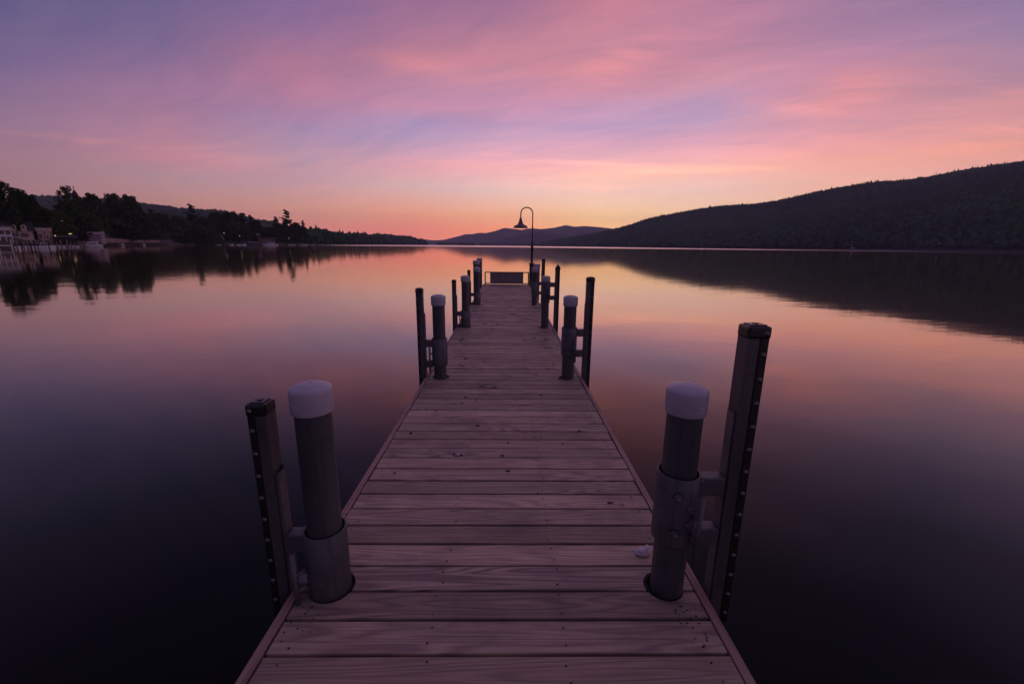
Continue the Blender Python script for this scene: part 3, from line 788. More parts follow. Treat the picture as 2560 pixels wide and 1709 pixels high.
# ------------------------------------------------------------------ trees
def leaf_cloud(centers, radii, counts, size, rg, squash=1.0):
    """quads scattered through a set of lobes"""
    Ps = []
    for c, r, n in zip(centers, radii, counts):
        d = rg.standard_normal((n, 3)); d /= np.linalg.norm(d, axis=1, keepdims=True)
        rr = r*(rg.random((n, 1))**.45); p = d*rr; p[:, 2] *= squash; Ps.append(p + np.array(c))
    P = np.concatenate(Ps); n = len(P)
    a = rg.standard_normal((n, 3)); a /= np.linalg.norm(a, axis=1, keepdims=True)
    b = np.cross(a, rg.standard_normal((n, 3))); b /= np.linalg.norm(b, axis=1, keepdims=True)
    s = size*rg.uniform(.6, 1.3, (n, 1))
    V = np.stack([P - a*s, P - b*s*.6, P + a*s, P + b*s*.6], 1).reshape(-1, 3)
    return V, np.arange(4*n).reshape(-1, 4)

def decid_mesh(seed, H=20.0, R=8.0, base=.16, gaps=1.0, nl=64, leafs=120, size=.50):
    rg = np.random.default_rng(seed); cs = []; rs = []
    for i in range(nl):
        t = (i + .5)/nl; zz = base + (1 - base)*t
        env = math.sin(PI*min(1, (t*.78 + .16)))**.7
        a = i*2.399 + rg.uniform(-.5, .5); rad = R*env*rg.uniform(.35, .92)
        r = R*rg.uniform(.24, .38)*(1 - .25*t)
        cs.append((rad*math.cos(a), rad*math.sin(a), H*zz - r*.7)); rs.append(r)
    V, F = leaf_cloud(cs, rs, [leafs]*nl, size, rg, .8)
    crown = np_mesh('crown', V, F, [LEAF])
    t = MB(); t.tube([(0, 0, -1.5), (0.1, 0, H*.2), (.2, .1, H*.5), (.1, 0, H*.8)], [.45, .38, .25, .08], 8)
    for i in range(0, nl, 3):
        c = Vector(cs[i]); t.tube([(.1, 0, c.z*.55), (c.x*.5, c.y*.5, c.z*.85), c], [.16, .10, .04], 5)
    return crown, t.mesh('trunk', [BARK])

def pine_mesh(seed, H=22.0, R=5.0, tiers=13, sparse=.5, start=.25):
    rg = np.random.default_rng(seed); cs = []; rs = []; limbs = []
    for k in range(tiers):
        t = (k + rg.uniform(0, .5))/tiers; z0 = H*(start + (1 - start)*t)
        L = R*(1 - t)**.62*rg.uniform(.7, 1.1) + .5
        nb = int(5 + 3*rg.random())
        for j in range(nb):
            if rg.random() < sparse*.35: continue
            a = rg.uniform(0, 2*PI); l = L*rg.uniform(.5, 1.15); z = min(z0 + rg.normal()*H*.022, H*.985)
            for q in (.35, .65, 1.0):
                cs.append((l*q*math.cos(a), l*q*math.sin(a), z + l*q*.16)); rs.append(.55 + .22*l*q**.5)
            limbs.append((a, l, z))
    V, F = leaf_cloud(cs, rs, [32]*len(cs), .42, rg, .42)
    crown = np_mesh('crown', V, F, [PINE])
    t = MB(); t.tube([(0, 0, -1.5), (.05, 0, H*.5), (0, .05, H*.99)], [.38, .25, .04], 8)
    for a, l, z in limbs: t.tube([(0, 0, z), (l*math.cos(a), l*math.sin(a), z + l*.16)], [.07, .02], 4)
    return crown, t.mesh('trunk', [BARK])

DEC = [decid_mesh(100 + i, 20, 8, base=.10 + .04*(i % 3)) for i in range(5)]
GAP = decid_mesh(140, 20, 7.5, base=.12, nl=34, leafs=70, size=.5)
PIN = [pine_mesh(200 + i, sparse=.4 + .3*i) for i in range(3)]
BUSH = [decid_mesh(300 + i, 12, 8, base=.02, nl=40, leafs=110, size=.45) for i in range(2)]
def remat(me, m):
    c = me.copy(); c.materials.clear(); c.materials.append(m); return c
DEC_L = [(remat(c, LEAF2), t) for c, t in DEC[:3]]; BUSH_L = [(remat(c, LEAF2), t) for c, t in BUSH]
BARE = (remat(GAP[0], LEAF3), GAP[1])
NOM = {id(p): (20, 8) for p in DEC + DEC_L}; NOM.update({id(GAP): (20, 7.5), id(BARE): (20, 7.5)})
NOM.update({id(p): (22, 5) for p in PIN}); NOM.update({id(p): (12, 8) for p in BUSH + BUSH_L})

def tree(px, top, rpx, D, proto, label, group=None, name='tree', cat='tree', Y=None, zb=None):
    Y = SH(px) + D if Y is None else Y
    zb = bank_z(D) if zb is None else zb
    p = at(px, top, Y); H, R = NOM[id(proto)]
    h = max(p.z - zb, 2.0); r = rpx*Y/F_PX
    root = thing(name, (p.x, Y, zb), label, cat, group, rz=random.uniform(0, 6.28))
    root.scale = (r/R, r/R, h/H)
    c = link('crown', proto[0], root); t = link('trunk', proto[1], root)
    return root
G_ = 'trees along the left shore'
D0, D1, D2, D3, D4 = DEC
TREES = [
 (-30, 440, 34, 30, D1, 'dark leafy tree cut by the left picture edge, tallest there'),
 (8, 450, 26, 26, GAP, 'tall tree with open see-through top at the left picture edge'),
 (42, 470, 28, 28, D0, 'dark round tree behind the dormered tan building'),
 (72, 485, 22, 26, D2, 'dark tree stepping down right of the leftmost tall trees'),
 (158, 461, 25, 34, GAP, 'tall tree with an airy flat top just left of the pointed spire'),
 (160, 500, 32, 30, D3, 'dark dense tree below the airy-topped tree by the spire'),
 (193, 489, 17, 32, D1, 'dark tree right in front of the pointed spire'),
 (228, 482, 25, 36, D4, 'round-topped tree between the spire and the paired treetops'),
 (278, 482, 26, 34, D0, 'left one of the paired broad treetops right of the spire'),
 (320, 486, 27, 36, D2, 'right one of the paired broad treetops right of the spire'),
 (343, 512, 20, 32, D3, 'tree sloping down at the right end of the tall left group'),
 (375, 523, 11, 44, PIN[0], 'narrow dark conifer right of the tall left group of trees'),
 (18, 512, 30, 44, D3, 'low dark tree above the white lakeside pavilion roof'),
 (100, 518, 36, 20, DEC_L[0], 'wide low green tree in the gap before the dim hill'),
 (140, 524, 30, 18, DEC_L[1], 'low green tree above the flat-roofed tan building'),
 (215, 530, 28, 18, DEC_L[2], 'low green tree left of the big dark dome-shaped tree'),
 (192, 546, 24, 12, BARE, 'thin brownish shrub-like tree near the lit pair of lamps'),
 (296, 506, 38, 18, D1, 'big dark dome-shaped tree behind the stone sea wall'),
 (342, 545, 26, 14, D4, 'dark tree behind the right part of the stone sea wall'),
 (400, 531, 34, 30, DEC_L[0], 'broad green tree left of the lone dark pine'),
 (442, 538, 28, 28, DEC_L[1], 'green tree directly below the lone dark pine'),
 (475, 511, 16, 40, PIN[1], 'lone dark pine standing above the low left shore trees'),
 (500, 541, 28, 30, D0, 'dark tree just right of the lone pine'),
 (537, 529, 27, 36, D3, 'round dark tree on the left of the middle shore group'),
 (564, 527, 20, 38, D2, 'round dark tree topping the middle shore group'),
 (581, 527, 15, 36, D4, 'narrow dark tree right beside the top of the middle shore group'),
 (604, 532, 17, 36, PIN[0], 'bushy pine on the right slope of the middle shore group'),
 (625, 538, 14, 36, PIN[1], 'spiky small pine at the right end of the middle shore group'),
 (641, 550, 15, 30, D1, 'low dark tree where the middle shore group ends'),
 (590, 550, 34, 18, DEC_L[2], 'wide green tree in front of the middle shore group'),
 (650, 566, 26, 18, D0, 'low dark tree behind the tall dark signpost'),
 (545, 560, 22, 24, D1, 'dark low tree above the willow-like bush'),
 (687, 542, 16, 34, PIN[2], 'wide feathery pine just left of the tallest shore pine'),
 (714, 525, 16, 34, PIN[1], 'tallest tiered pine of the left shore, against the sunset'),
 (757, 551, 9, 30, PIN[2], 'small sparse pine right of the tallest shore pine'),
 (737, 555, 17, 32, D2, 'round dark tree between the tallest pine and the small sparse pine'),
 (672, 568, 24, 18, D3, 'low dark tree below the feathery pine'),
 (705, 566, 26, 20, D0, 'dark tree at the foot of the tallest pine'),
 (742, 574, 26, 18, D4, 'low dark tree where the left point begins'),
 (490, 567, 33, 4, BUSH[0], 'large dark rounded bush overhanging the water'),
 (531, 572, 26, 4, BUSH_L[1], 'yellow-green willow-like bush beside the pale umbrella'),
 (456, 586, 18, 5, BUSH[1], 'low bush at the right end of the railed pier'),
]
for px, top, r, D, pr, lb in TREES:
    bush = pr in BUSH or pr in BUSH_L
    tree(px, top, r, D, pr, lb, G_, 'bush' if bush else ('pine_tree' if pr in PIN else 'leafy_tree'), 'bush' if bush else 'tree')
# row of round trees along the foot of the right hill
rr = random.Random(5); px = 1830
while px < 2590:
    Y = RYs(px) + rr.uniform(6, 40) + (55 if any(a < px < b for a, b in ((2112, 2186), (2292, 2325), (2356, 2424), (2448, 2476), (2526, 2562))) else 0); rpx = rr.uniform(9, 15)*(0.75 + (px - 1830)/1500)
    topp = 617 + (px - 1830)*.0076 - rr.uniform(15, 30)*(0.7 + (px - 1830)/1500)
    tree(px, topp, rpx, 0, rr.choice(DEC_L), 'round dark tree in the row along the foot of the right hill', 'round trees along the right shore', 'leafy_tree', Y=Y, zb=WATER_Z + 1.0)
    px += rpx*rr.uniform(1.1, 1.8)

# ------------------------------------------------------------------ shore buildings and boats
def facing(px0, px1, Y):
    """place for a thing of given angular width that turns its front to the lake: centre x, half length, turn"""
    t0, t1 = xat(px0, Y)/Y, xat(px1, Y)/Y
    a0, a1 = math.atan(t0), math.atan(t1); am = (a0 + a1)/2
    return math.tan(am)*Y, math.hypot(Y, math.tan(am)*Y)*(a1 - a0)/2, -am
M_WHITE = simple('white_paint', (.78, .74, .76), .6, 0, .1, 1); M_TAN = simple('tan_stucco', (.58, .43, .33), .8, 0, .15, .6)
M_TANL = simple('pale_tan_trim', (.66, .52, .42), .8, 0, .1, 1); M_ROOF = simple('dark_shingle_roof', (.03, .026, .03), .85, 0, .3, 2)
M_WIN = simple('dark_window_glass', (.012, .012, .018), .15, 0, .2, 2); M_STONE = simple('pink_stone_wall', (.34, .24, .225), .85, 0, .45, .9)
M_DARK = simple('dark_dock_timber', (.016, .014, .014), .8, 0, .3, 1); M_HULL = simple('white_boat_hull', (.80, .78, .84), .3, 0, .08, 1)
M_BLUE = simple('navy_canvas', (.02, .025, .06), .7, 0, .2, 2); M_CANV = simple('black_boat_cover', (.02, .024, .03), .6, 0, .3, 1)
M_PALE = simple('pale_float_block', (.45, .36, .37), .7, 0, .1, 1); M_POLE = simple('weathered_yellow_piling', (.26, .18, .10), .8, 0, .3, 2)
M_BRN = simple('brown_timber', (.16, .10, .07), .8, 0, .3, 1); M_GREY = simple('grey_cabin_siding', (.22, .20, .24), .8, 0, .2, 1)
M_PINK = simple('pale_villa_wall', (.62, .50, .55), .8, 0, .15, .4)
M_GLOW = simple('warm_lamp_glow', (.8, .7, .5), .5, 0, 0, 1, emit=(1.0, .66, .30, 1.3)); M_GLOWW = simple('cool_lamp_glow', (.8, .8, .7), .5, 0, 0, 1, emit=(1.0, .85, .58, 1.2))

def rect(px0, px1, py0, py1, Y):
    """world x range and z range of a picture rectangle at depth Y"""
    a = at(px0, py1, Y); b = at(px1, py0, Y); return a.x, b.x, a.z, b.z

def block(name, px0, px1, pyt, pyb, Y, depth, wall, label, cat='building', roof=None, rz=1.4, wins=(), eave=.4, group=None, trim=None, hip=.35):
    x0, x1, z0, z1 = rect(px0, px1, pyt, pyb, Y); zb = min(z0, bank_z(max(0, Y - SH((px0+px1)/2))) - .3 if px0 < 900 else z0 - 2)
    xc, L, rz_ = facing(px0, px1, Y)
    root = thing(name, (xc, Y, z0), label, cat, group, rz_)
    Hh = z1 - z0
    w = MB(); w.box(-L, L, 0, depth, zb - z0, Hh); w.build('wall', wall, root)
    if roof == 'gable' or roof == 'hip':
        r = MB(); e = eave; k = L*hip if roof == 'hip' else -e
        vs = [(-L-e, -e, Hh + .003), (L+e, -e, Hh + .003), (L+e, depth+e, Hh + .003), (-L-e, depth+e, Hh + .003), (-L+k if roof == 'hip' else -L-e, depth/2, Hh + rz), (L-k if roof == 'hip' else L+e, depth/2, Hh + rz)]
        r.add(vs, [(0, 1, 5, 4), (1, 2, 5), (2, 3, 4, 5), (3, 0, 4), (3, 2, 1, 0)]); r.build('roof', M_ROOF, root)
    elif roof == 'flat':
        r = MB(); r.box(-L-.25, L+.25, -.25, depth+.25, Hh + .003, Hh + .9); r.build('parapet', trim or wall, root)
    for (a, b, c, d) in wins:        # fractions of the facade
        g = MB(); g.box(-L + 2*L*a, -L + 2*L*b, -.06, .05, Hh*c, Hh*d); wn = g.build('window', M_WIN, root)
        f = MB(); u0, u1, v0, v1 = -L + 2*L*a, -L + 2*L*b, Hh*c, Hh*d; q = .12
        f.box(u0 - q, u0 - .003, -.10, .02, v0 - q, v1 + q); f.box(u1 + .003, u1 + q, -.10, .02, v0 - q, v1 + q); f.box(u0, u1, -.10, .02, v1 + .003, v1 + q); f.box(u0, u1, -.10, .02, v0 - q, v0 - .003)
        f.build('frame', trim or M_TANL, wn)
    return root

def pavilion():
    Y = 106.0; x0, x1, z0, z1 = rect(-60, 34, 578, 592, Y)
    xc, L, rz_ = facing(-60, 34, Y)
    root = thing('lakeside_pavilion', (xc, Y, WATER_Z), 'white two-level pavilion with dark hip roof at the left picture edge', 'building', None, rz_)
    o = -WATER_Z; zt = at(0, 565, Y).z + o; zf = at(0, 575, Y).z + o; zw = at(0, 578, Y).z + o; zr = at(0, 586, Y).z + o; zl = at(0, 591.5, Y).z + o
    f = MB(); f.box(-L-.2, L+.2, -.25, 9.2, zf, zt); f.build('fascia', M_WHITE, root)
    r = MB(); r.add([(-L-.7, -.8, zt+.003), (L+.7, -.8, zt+.003), (L+.7, 9.8, zt+.003), (-L-.7, 9.8, zt+.003), (-L+4, 4.5, zt+1.9), (L-5, 4.5, zt+1.9)], [(0, 1, 5, 4), (1, 2, 5), (2, 3, 4, 5), (3, 0, 4), (3, 2, 1, 0)]); r.build('roof', M_ROOF, root)
    w = MB(); w.box(-L+.3, L-.3, 1.2, 8.8, 1.0, zf-.003); w.build('room', M_WIN, root)
    rail = MB(); rail.box(-L, L, 0, .12, zl, zr); rail.box(-L, L, .125, 9, zl, zl+.2); rail.build('balcony', M_WHITE, root)
    n = 7
    for i in range(n):
        p = MB(); X = -L + .1 + (2*L-.2)*i/(n-1); p.box(X-.09, X+.09, .125, .3, -.6, zf-.003); p.build('post', M_WHITE, root)
pavilion()
dm = block('dormer_house', 33, 88, 577, 594, 128, 8, M_TAN, 'tan lakeside house with two arched dormers in its dark roof', roof='gable', rz=2.6, wins=((.05, .16, .15, .7), (.2, .34, .15, .7), (.40, .78, .1, .65)))
def dormers():
    Y = 128; cx, _, z0, _ = (0, 0, at(60, 594, 128).z, 0); mid, HL, _ = facing(33, 88, Y)
    for a, b, t, bt in ((38, 49, 562, 577), (60, 74, 562, 577)):
        _, _, zb, zz = rect(a, b, t, bt, Y); u0, u1 = mid - HL + (a - 33)/55*2*HL, mid - HL + (b - 33)/55*2*HL; x0, x1 = u0, u1; w = x1 - x0
        d = MB(); n = 10; poly = [(x0 - mid, zb - z0), (x1 - mid, zb - z0)] + [((x0+x1)/2 - mid + w/2*math.cos(PI*i/n), zz - w/2*.8 - z0 + w/2*.8*math.sin(PI*i/n)) for i in range(n+1)]
        d.prism(poly, -.55, 2.6, axis='y'); do = d.build('dormer', M_TANL, dm)
        g = MB(); g.box((x0+x1)/2 - mid - w*.2, (x0+x1)/2 - mid + w*.2, -.62, -.5, zb - z0 + w*.55, zz - z0 - w*.25); g.build('window', M_WIN, do)
dormers()
block('flat_roof_building', 98, 134, 577, 596, 138, 10, M_TAN, 'tan flat-roofed building with tall panelled front, right of the dormered house', roof='flat', trim=M_TANL, wins=((.06, .3, .05, .55), (.44, .52, .0, .95), (.60, .72, .1, .45), (.90, .985, .0, .95)))
block('boat_shed', 135, 192, 594, 597, 140, 7, M_DARK, 'long low dark boat shed roof left of the motor yacht', roof='gable', rz=.7)
def spire():
    Y = 240; p = at(187, 485, Y); t = at(186.5, 475, Y); v = at(186.5, 466, Y)
    root = thing('church_spire', (p.x, Y, bank_z(80)), 'pointed dark spire with weather vane poking above the left trees', 'tower'); o = bank_z(80)
    w = MB(); w.box(-.85, .85, -.85, .85, 0, p.z - o); w.build('tower', M_ROOF, root)
    r = MB(); r.lathe([(1.25, p.z - o + .003), (.95, p.z - o + .6), (.5, t.z - o - .5), (.25, t.z - o), (0, t.z - o + .2)], seg=8, smooth=False); r.build('roof', M_ROOF, root)
    a = MB(); a.tube([(0, 0, t.z - o), (0, 0, v.z - o)], .09, 6); a.box(-.7, .5, -.05, .05, v.z - o - .45, v.z - o - .2); a.lathe([(0, -.3), (.3, 0), (0, .3)], 0, 0, t.z - o + .7, 8); a.build('vane', M_DARK, root)
spire()
block('gate_pillar', 187.5, 191, 578, 590, 168, .9, M_TANL, 'thin pale pillar right of the lit pair of lamps', 'pillar', group='pale pillars by the lamps')
block('gate_pillar', 194, 199, 580, 590, 168, .9, M_STONE, 'wider pale pillar right of the thin one', 'pillar', group='pale pillars by the lamps')
block('pink_kiosk', 223, 256, 586, 598, 176, 4, M_STONE, 'low pinkish kiosk with long pale beam behind the motor yacht', roof='flat', trim=M_PINK)
def signpost():
    Y = 174; x0, x1, z0, z1 = rect(255.5, 266, 579, 597, Y)
    xc, L, rz_ = facing(255.5, 266, Y); root = thing('sign_pillar', (xc, Y, z0), 'pale upright sign pillar with a round emblem right of the pinkish kiosk', 'sign', None, rz_)
    b = MB(); b.box(-L, L, 0, .5, -2, z1 - z0, bev=.05); b.build('board', M_PINK, root)
    e = MB(); e.lathe([(L*.6, -.02), (L*.6, .02), (L*.38, .02), (L*.38, -.02)], seg=20, M=Matrix.Translation((.1, -.03, (z1-z0)*.6)) @ Matrix.Rotation(PI/2, 4, 'X')); e.build('emblem', M_STONE, root)
signpost()
def wall_run(name, pts, Yoff, thick, mat, label, cat):
    """pts: (px, py_top, py_bottom) along the shore"""
    mb = MB(); fr = []; bk = []
    for px, t, b in pts:
        Y = SH(px) + Yoff; T = at(px, t, Y); B = at(px, b, Y); fr.append((T, B))
    vs = []; fs = []
    for T, B in fr: vs += [(T.x, T.y, T.z), (B.x, B.y, B.z), (T.x, T.y + thick, T.z), (B.x, B.y + thick, B.z)]
    for i in range(len(fr)-1):
        a = i*4; c = a + 4; fs += [(a, a+1, c+1, c), (a+2, a, c, c+2), (a+3, a+2, c+2, c+3), (a+1, a+3, c+3, c+1)]
    e = (len(fr)-1)*4; fs += [(0, 2, 3, 1), (e, e+1, e+3, e+2)]
    mb.add(vs, fs); return tag(mb.build(name, mat), label, cat)
wall_run('sea_wall', [(232, 593, 606), (262, 594.5, 607), (285, 596, 608), (305, 598, 608.5), (340, 599.5, 609), (395, 601, 610)], 5, 1.0, M_STONE, 'long pinkish stone sea wall right of the motor yacht', 'wall')
wall_run('floating_dock', [(226, 606.5, 611.5), (280, 606.5, 611), (330, 607, 612), (392, 607.3, 612)], 1, 2.0, M_DARK, 'long dark floating dock below the stone sea wall', 'dock')
for a, b, lb in ((283, 303, 'pale block under the dark dock, left one'), (336, 357, 'pale block under the dark dock, right one')):
    x0, x1, z0, z1 = rect(a, b, 607.8, 612.6, SH((a+b)/2) - 1.5); m = MB(); m.box(0, x1-x0, 0, 1.5, WATER_Z - .3, z1, bev=.05)
    o = m.build('float_block', M_PALE); o.location = (x0, SH((a+b)/2) - 1.5, 0); tag(o, lb, 'float', 'pale float blocks')
def pier():
    Y = SH(412) - 1; x0, x1, z0, z1 = rect(393, 432, 600.5, 612, Y); xc, L, rz_ = facing(393, 432, Y); L *= 2
    root = thing('railed_pier', (xc - L/2*math.cos(rz_), Y - L/2*math.sin(rz_), WATER_Z), 'short timber pier with an open rail left of the shore bushes', 'pier', None, rz_)
    zt = z1 - WATER_Z; zd = at(412, 607, Y).z - WATER_Z
    d = MB(); d.box(0, L, 0, 4, zd - .35, zd); d.build('deck', M_STONE, root)
    r = MB(); r.box(0, L, 0, .2, zt - .25, zt); r.build('rail', M_PALE, root)
    for i in range(8):
        p = MB(); X = L*i/7; p.box(X - .14, X + .14, .205, .5, -.8, zt - .26); p.build('post', M_STONE, root)
pier()
for i, (px, t) in enumerate(((404, 584), (410, 582), (414, 585), (420, 584))):
    Y = SH(px) + 4; a = at(px, t, Y); m = MB(); zb = bank_z(3) - .2
    m.tube([(0, 0, zb - a.z), (0, 0, 0)], .07, 6); m.lathe([(0, -.12), (.16, 0), (0, .16)], 0, 0, 0, 8)
    o = m.build('flag_pole', M_GREY); o.location = a; tag(o, 'thin bare pole standing behind the railed pier', 'pole', 'thin poles behind the railed pier')
block('shore_hut', 445, 462, 588, 600, SH(452) + 8, 5, M_GREY, 'small pale-roofed hut half hidden by the shore bushes', roof='gable', rz=1.0)
block('hill_cottage', 297, 312, 583, 592, 225, 5, M_GREY, 'small pale-roofed cottage on the bank above the sea wall', roof='gable', rz=1.3)
def umbrella():
    Y = SH(553) + 2; a = at(553.5, 588, Y); b = at(553.5, 604, Y); root = thing('closed_umbrella', (a.x, Y, b.z), 'pale closed umbrella right of the willow-like bush', 'umbrella'); h = a.z - b.z
    m = MB(); m.lathe([(1.35, h*.16), (1.5, h*.25), (1.2, h*.7), (.5, h*.93), (0, h)], seg=10); m.build('canopy', M_GREY, root)
    p = MB(); p.tube([(0, 0, -1), (0, 0, h*.9)], .12, 6); p.build('pole', M_DARK, root)
umbrella()
block('timber_lodge', 651, 690, 596, 609, SH(668) + 4, 8, M_BRN, 'low brown timber lodge behind the white cruiser', roof='gable', rz=1.2, wins=((.1, .2, .3, .75), (.3, .4, .3, .75), (.55, .65, .3, .75)))
def tall_sign():
    Y = SH(645) + 1; a = at(644, 583.5, Y); b = at(644, 588.5, Y); root = thing('tall_signpost', (a.x, Y, WATER_Z + .4), 'tall dark signpost with a pale square board by the boats', 'sign'); o = WATER_Z + .4
    m = MB(); m.box(-.6, 1.3, .1, .9, -1, b.z - o); m.build('post', M_BRN, root)
    s_ = MB(); w = 4.2*Y/F_PX; s_.box(-w, w, -.2, .09, b.z - o, a.z - o, bev=.04); s_.build('board', M_PALE, root)
tall_sign()

# boats ------------------------------------------------------------------
def hull_mb(L, B, Hh, bowdir=-1):
    mb = MB(); n = 12; secs = []
    for i in range(n+1):
        t = i/n; w = B/2*(1 - max(0, (t-.45)/.55)**2.2)*(.92 + .08*min(1, t*4)); sheer = Hh*(.86 + .32*t*t); keel = -.35*(1 - max(0, (t-.7)/.3)**2) + .2*max(0, (t-.85)/.15)
        x = bowdir*(-L/2 + L*t)
        secs.append([(x, -w, sheer), (x, -w*.86, keel*.2), (x, -w*.35, keel), (x, w*.35, keel), (x, w*.86, keel*.2), (x, w, sheer)])
    vs = [v for s_ in secs for v in s_]; fs = []
    for i in range(n):
        for j in range(6): fs.append((i*6+j, i*6+(j+1) % 6, (i+1)*6+(j+1) % 6, (i+1)*6+j))
    fs += [tuple(range(6)), tuple(range(n*6, n*6+6))]; mb.add(vs, fs); return mb
def boat(px0, px1, kind, Y, label, bow=-1, group='boats moored along the left shore', rz=0.0):
    xc, L, rz = facing(px0, px1, Y); L *= 2; B = min(3.2, max(1.6, L*.33)); Hh = max(.7, L*.115)
    root = thing({'yacht': 'motor_yacht', 'cruiser': 'cabin_cruiser', 'covered': 'covered_boat', 'pontoon': 'pontoon_boat', 'runabout': 'motor_boat'}[kind], (xc, Y, WATER_Z), label, 'boat', group, rz)
    def pr(name, poly, w, mat, par=root):
        m = MB(); m.prism([(p*L*-bow if False else bow*p*L, q) for p, q in poly], -w, w, axis='y'); return m.build(name, mat, par)
    if kind == 'pontoon':
        for s_ in (-1, 1):
            m = MB(); m.tube([(-L*.5, s_*B*.36, .05), (L*.44, s_*B*.36, .05), (L*.5, s_*B*.36, .2)], [.32, .32, .1], 10); m.build('pontoon', M_GREY, root)
        m = MB(); m.box(-L*.48, L*.48, -B*.48, B*.48, .40, .50); m.build('deck', M_GREY, root)
        m = MB(); m.box(-L*.46, L*.46, -B*.47, -B*.44, .503, 1.25); m.box(-L*.46, L*.46, B*.44, B*.47, .503, 1.25); m.build('side_panel', M_BLUE, root)
        m = MB(); m.box(-L*.47, L*.42, -B*.48, B*.48, 2.45, 2.75, bev=.08); m.build('canopy', M_WHITE, root)
        for x in (-L*.44, -L*.05, L*.38):
            for s_ in (-1, 1):
                m = MB(); m.tube([(x, s_*B*.455, .5), (x, s_*B*.455, 2.46)], .05, 6); m.build('canopy_post', M_WHITE, root)
        return root
    hull_mb(L, B, Hh, bow).build('hull', M_HULL, root)
    if kind == 'yacht':
        m = MB(); m.box(-L*.497, L*.3, -B*.478, B*.478, Hh*.40, Hh*.52); m.build('stripe', M_BLUE, root)
        pr('cabin', [(-.30, Hh*.9), (.34, Hh*1.05), (.20, Hh*1.95), (-.26, Hh*1.95)], B*.38, M_HULL)
        pr('window', [(-.24, Hh*1.30), (.27, Hh*1.30), (.20, Hh*1.80), (-.22, Hh*1.80)], B*.385, M_WIN)
        pr('flybridge', [(-.34, Hh*1.955), (.20, Hh*1.955), (.12, Hh*2.45), (-.30, Hh*2.45)], B*.40, M_HULL)
        pr('windscreen', [(.02, Hh*2.455), (.11, Hh*2.455), (.05, Hh*2.85), (.0, Hh*2.85)], B*.34, M_BLUE)
        for s_ in (-1, 1):
            m = MB(); m.tube([(-bow*L*.22, s_*B*.38, Hh*2.45), (-bow*L*.33, s_*B*.38, Hh*3.1), (-bow*L*.38, s_*B*.36, Hh*3.2)], .08, 6); m.build('radar_arch', M_HULL, root)
        pr('cockpit', [(-.49, Hh*.85), (-.31, Hh*.85), (-.31, Hh*1.5), (-.36, Hh*1.2), (-.49, Hh*1.1)], B*.42, M_HULL)
    elif kind == 'cruiser':
        pr('cabin', [(-.30, Hh*.9), (.22, Hh*1.05), (.05, Hh*1.85), (-.22, Hh*1.9)], B*.36, M_HULL)
        pr('window', [(-.20, Hh*1.35), (.10, Hh*1.35), (.04, Hh*1.72), (-.18, Hh*1.74)], B*.366, M_WIN)
        pr('cover', [(-.48, Hh*.9), (-.305, Hh*.9), (-.305, Hh*1.6), (-.46, Hh*1.2)], B*.40, M_BLUE)
        m = MB(); m.tube([(0, 0, Hh*1.8), (-bow*.2, 0, Hh*2.8)], .04, 6); m.build('mast', M_HULL, root)
    elif kind == 'covered':
        pr('cover', [(-.49, Hh*.88), (.40, Hh*1.10), (.12, Hh*1.7), (-.10, Hh*1.95), (-.34, Hh*1.65), (-.48, Hh*1.25)], B*.44, M_CANV)
    else:
        pr('windscreen', [(-.05, Hh*.95), (.10, Hh*1.0), (-.02, Hh*1.65), (-.06, Hh*1.65)], B*.36, M_WIN)
        pr('engine', [(-.56, Hh*.3), (-.48, Hh*.3), (-.48, Hh*1.45), (-.54, Hh*1.45)], .22, M_CANV)
    return root
boat(196, 256, 'yacht', 150, 'white motor yacht with blue windows and flybridge below the pinkish kiosk', -1)
boat(24, 62, 'covered', 104, 'white boat under a dark cover beside the white pavilion', 1)
boat(52, 98, 'covered', 110, 'white boat under a long dark cover in front of the dormered house', 1)
boat(86, 135, 'cruiser', 112, 'white cabin boat with its pointed bow below the flat-roofed building', 1)
boat(134, 162, 'runabout', 132, 'low white open boat left of the dark boat shed', -1)
boat(164, 196, 'covered', 140, 'low dark covered boat just left of the motor yacht', -1)
boat(537, 553, 'runabout', SH(545) - 4, 'small white motor boat below the pale closed umbrella', -1)
boat(572, 584, 'runabout', SH(578) - 4, 'smallest white motor boat between the umbrella and the pontoon boat', 1)
boat(602, 617, 'cruiser', SH(610) - 3, 'small white cabin boat just left of the pontoon boat', -1)
boat(620, 648, 'pontoon', SH(634) - 4, 'pontoon boat with white flat canopy beside the tall signpost', -1)
boat(656, 696, 'cruiser', SH(676) - 6, 'long white cabin cruiser in front of the timber lodge', -1)
boat(712, 738, 'covered', SH(725) - 4, 'dark covered boat right of the long white cruiser', -1)
boat(745, 768, 'runabout', SH(756) - 4, 'low motor boat near the white dock post', 1)
boat(770, 786, 'runabout', SH(775) + 10, 'last low motor boat before the wooded point', -1)
def finger(px0, px1, pyt, Y, label, mat):
    x0, x1, _, z1 = rect(px0, px1, pyt, 620, Y); xc, L, rz_ = facing(px0, px1, Y); L *= 2; x0 = xc - L/2*math.cos(rz_); root = thing('boat_slip', (x0, Y - L/2*math.sin(rz_), WATER_Z), label, 'dock', 'low docks along the left shore', rz_)
    d = MB(); d.box(0, L, 0, 1.6, z1 - WATER_Z - .22, z1 - WATER_Z); d.build('deck', mat, root)
    k = max(2, int(L/3))
    for i in range(k + 1):
        p = MB(); p.box(L*i/k - .1, L*i/k + .1, -.22, -.005, -1, z1 - WATER_Z + (1.3 if mat is M_WHITE else .5)); p.build('post', mat, root)
finger(-40, 27, 613, 98, 'white railed dock low on the water at the left picture edge', M_WHITE)
finger(28, 120, 611, 103, 'dark low dock along the covered boats', M_DARK)
finger(700, 790, 609.5, SH(740) - 9, 'low dock with posts right of the white cruiser', M_STONE)
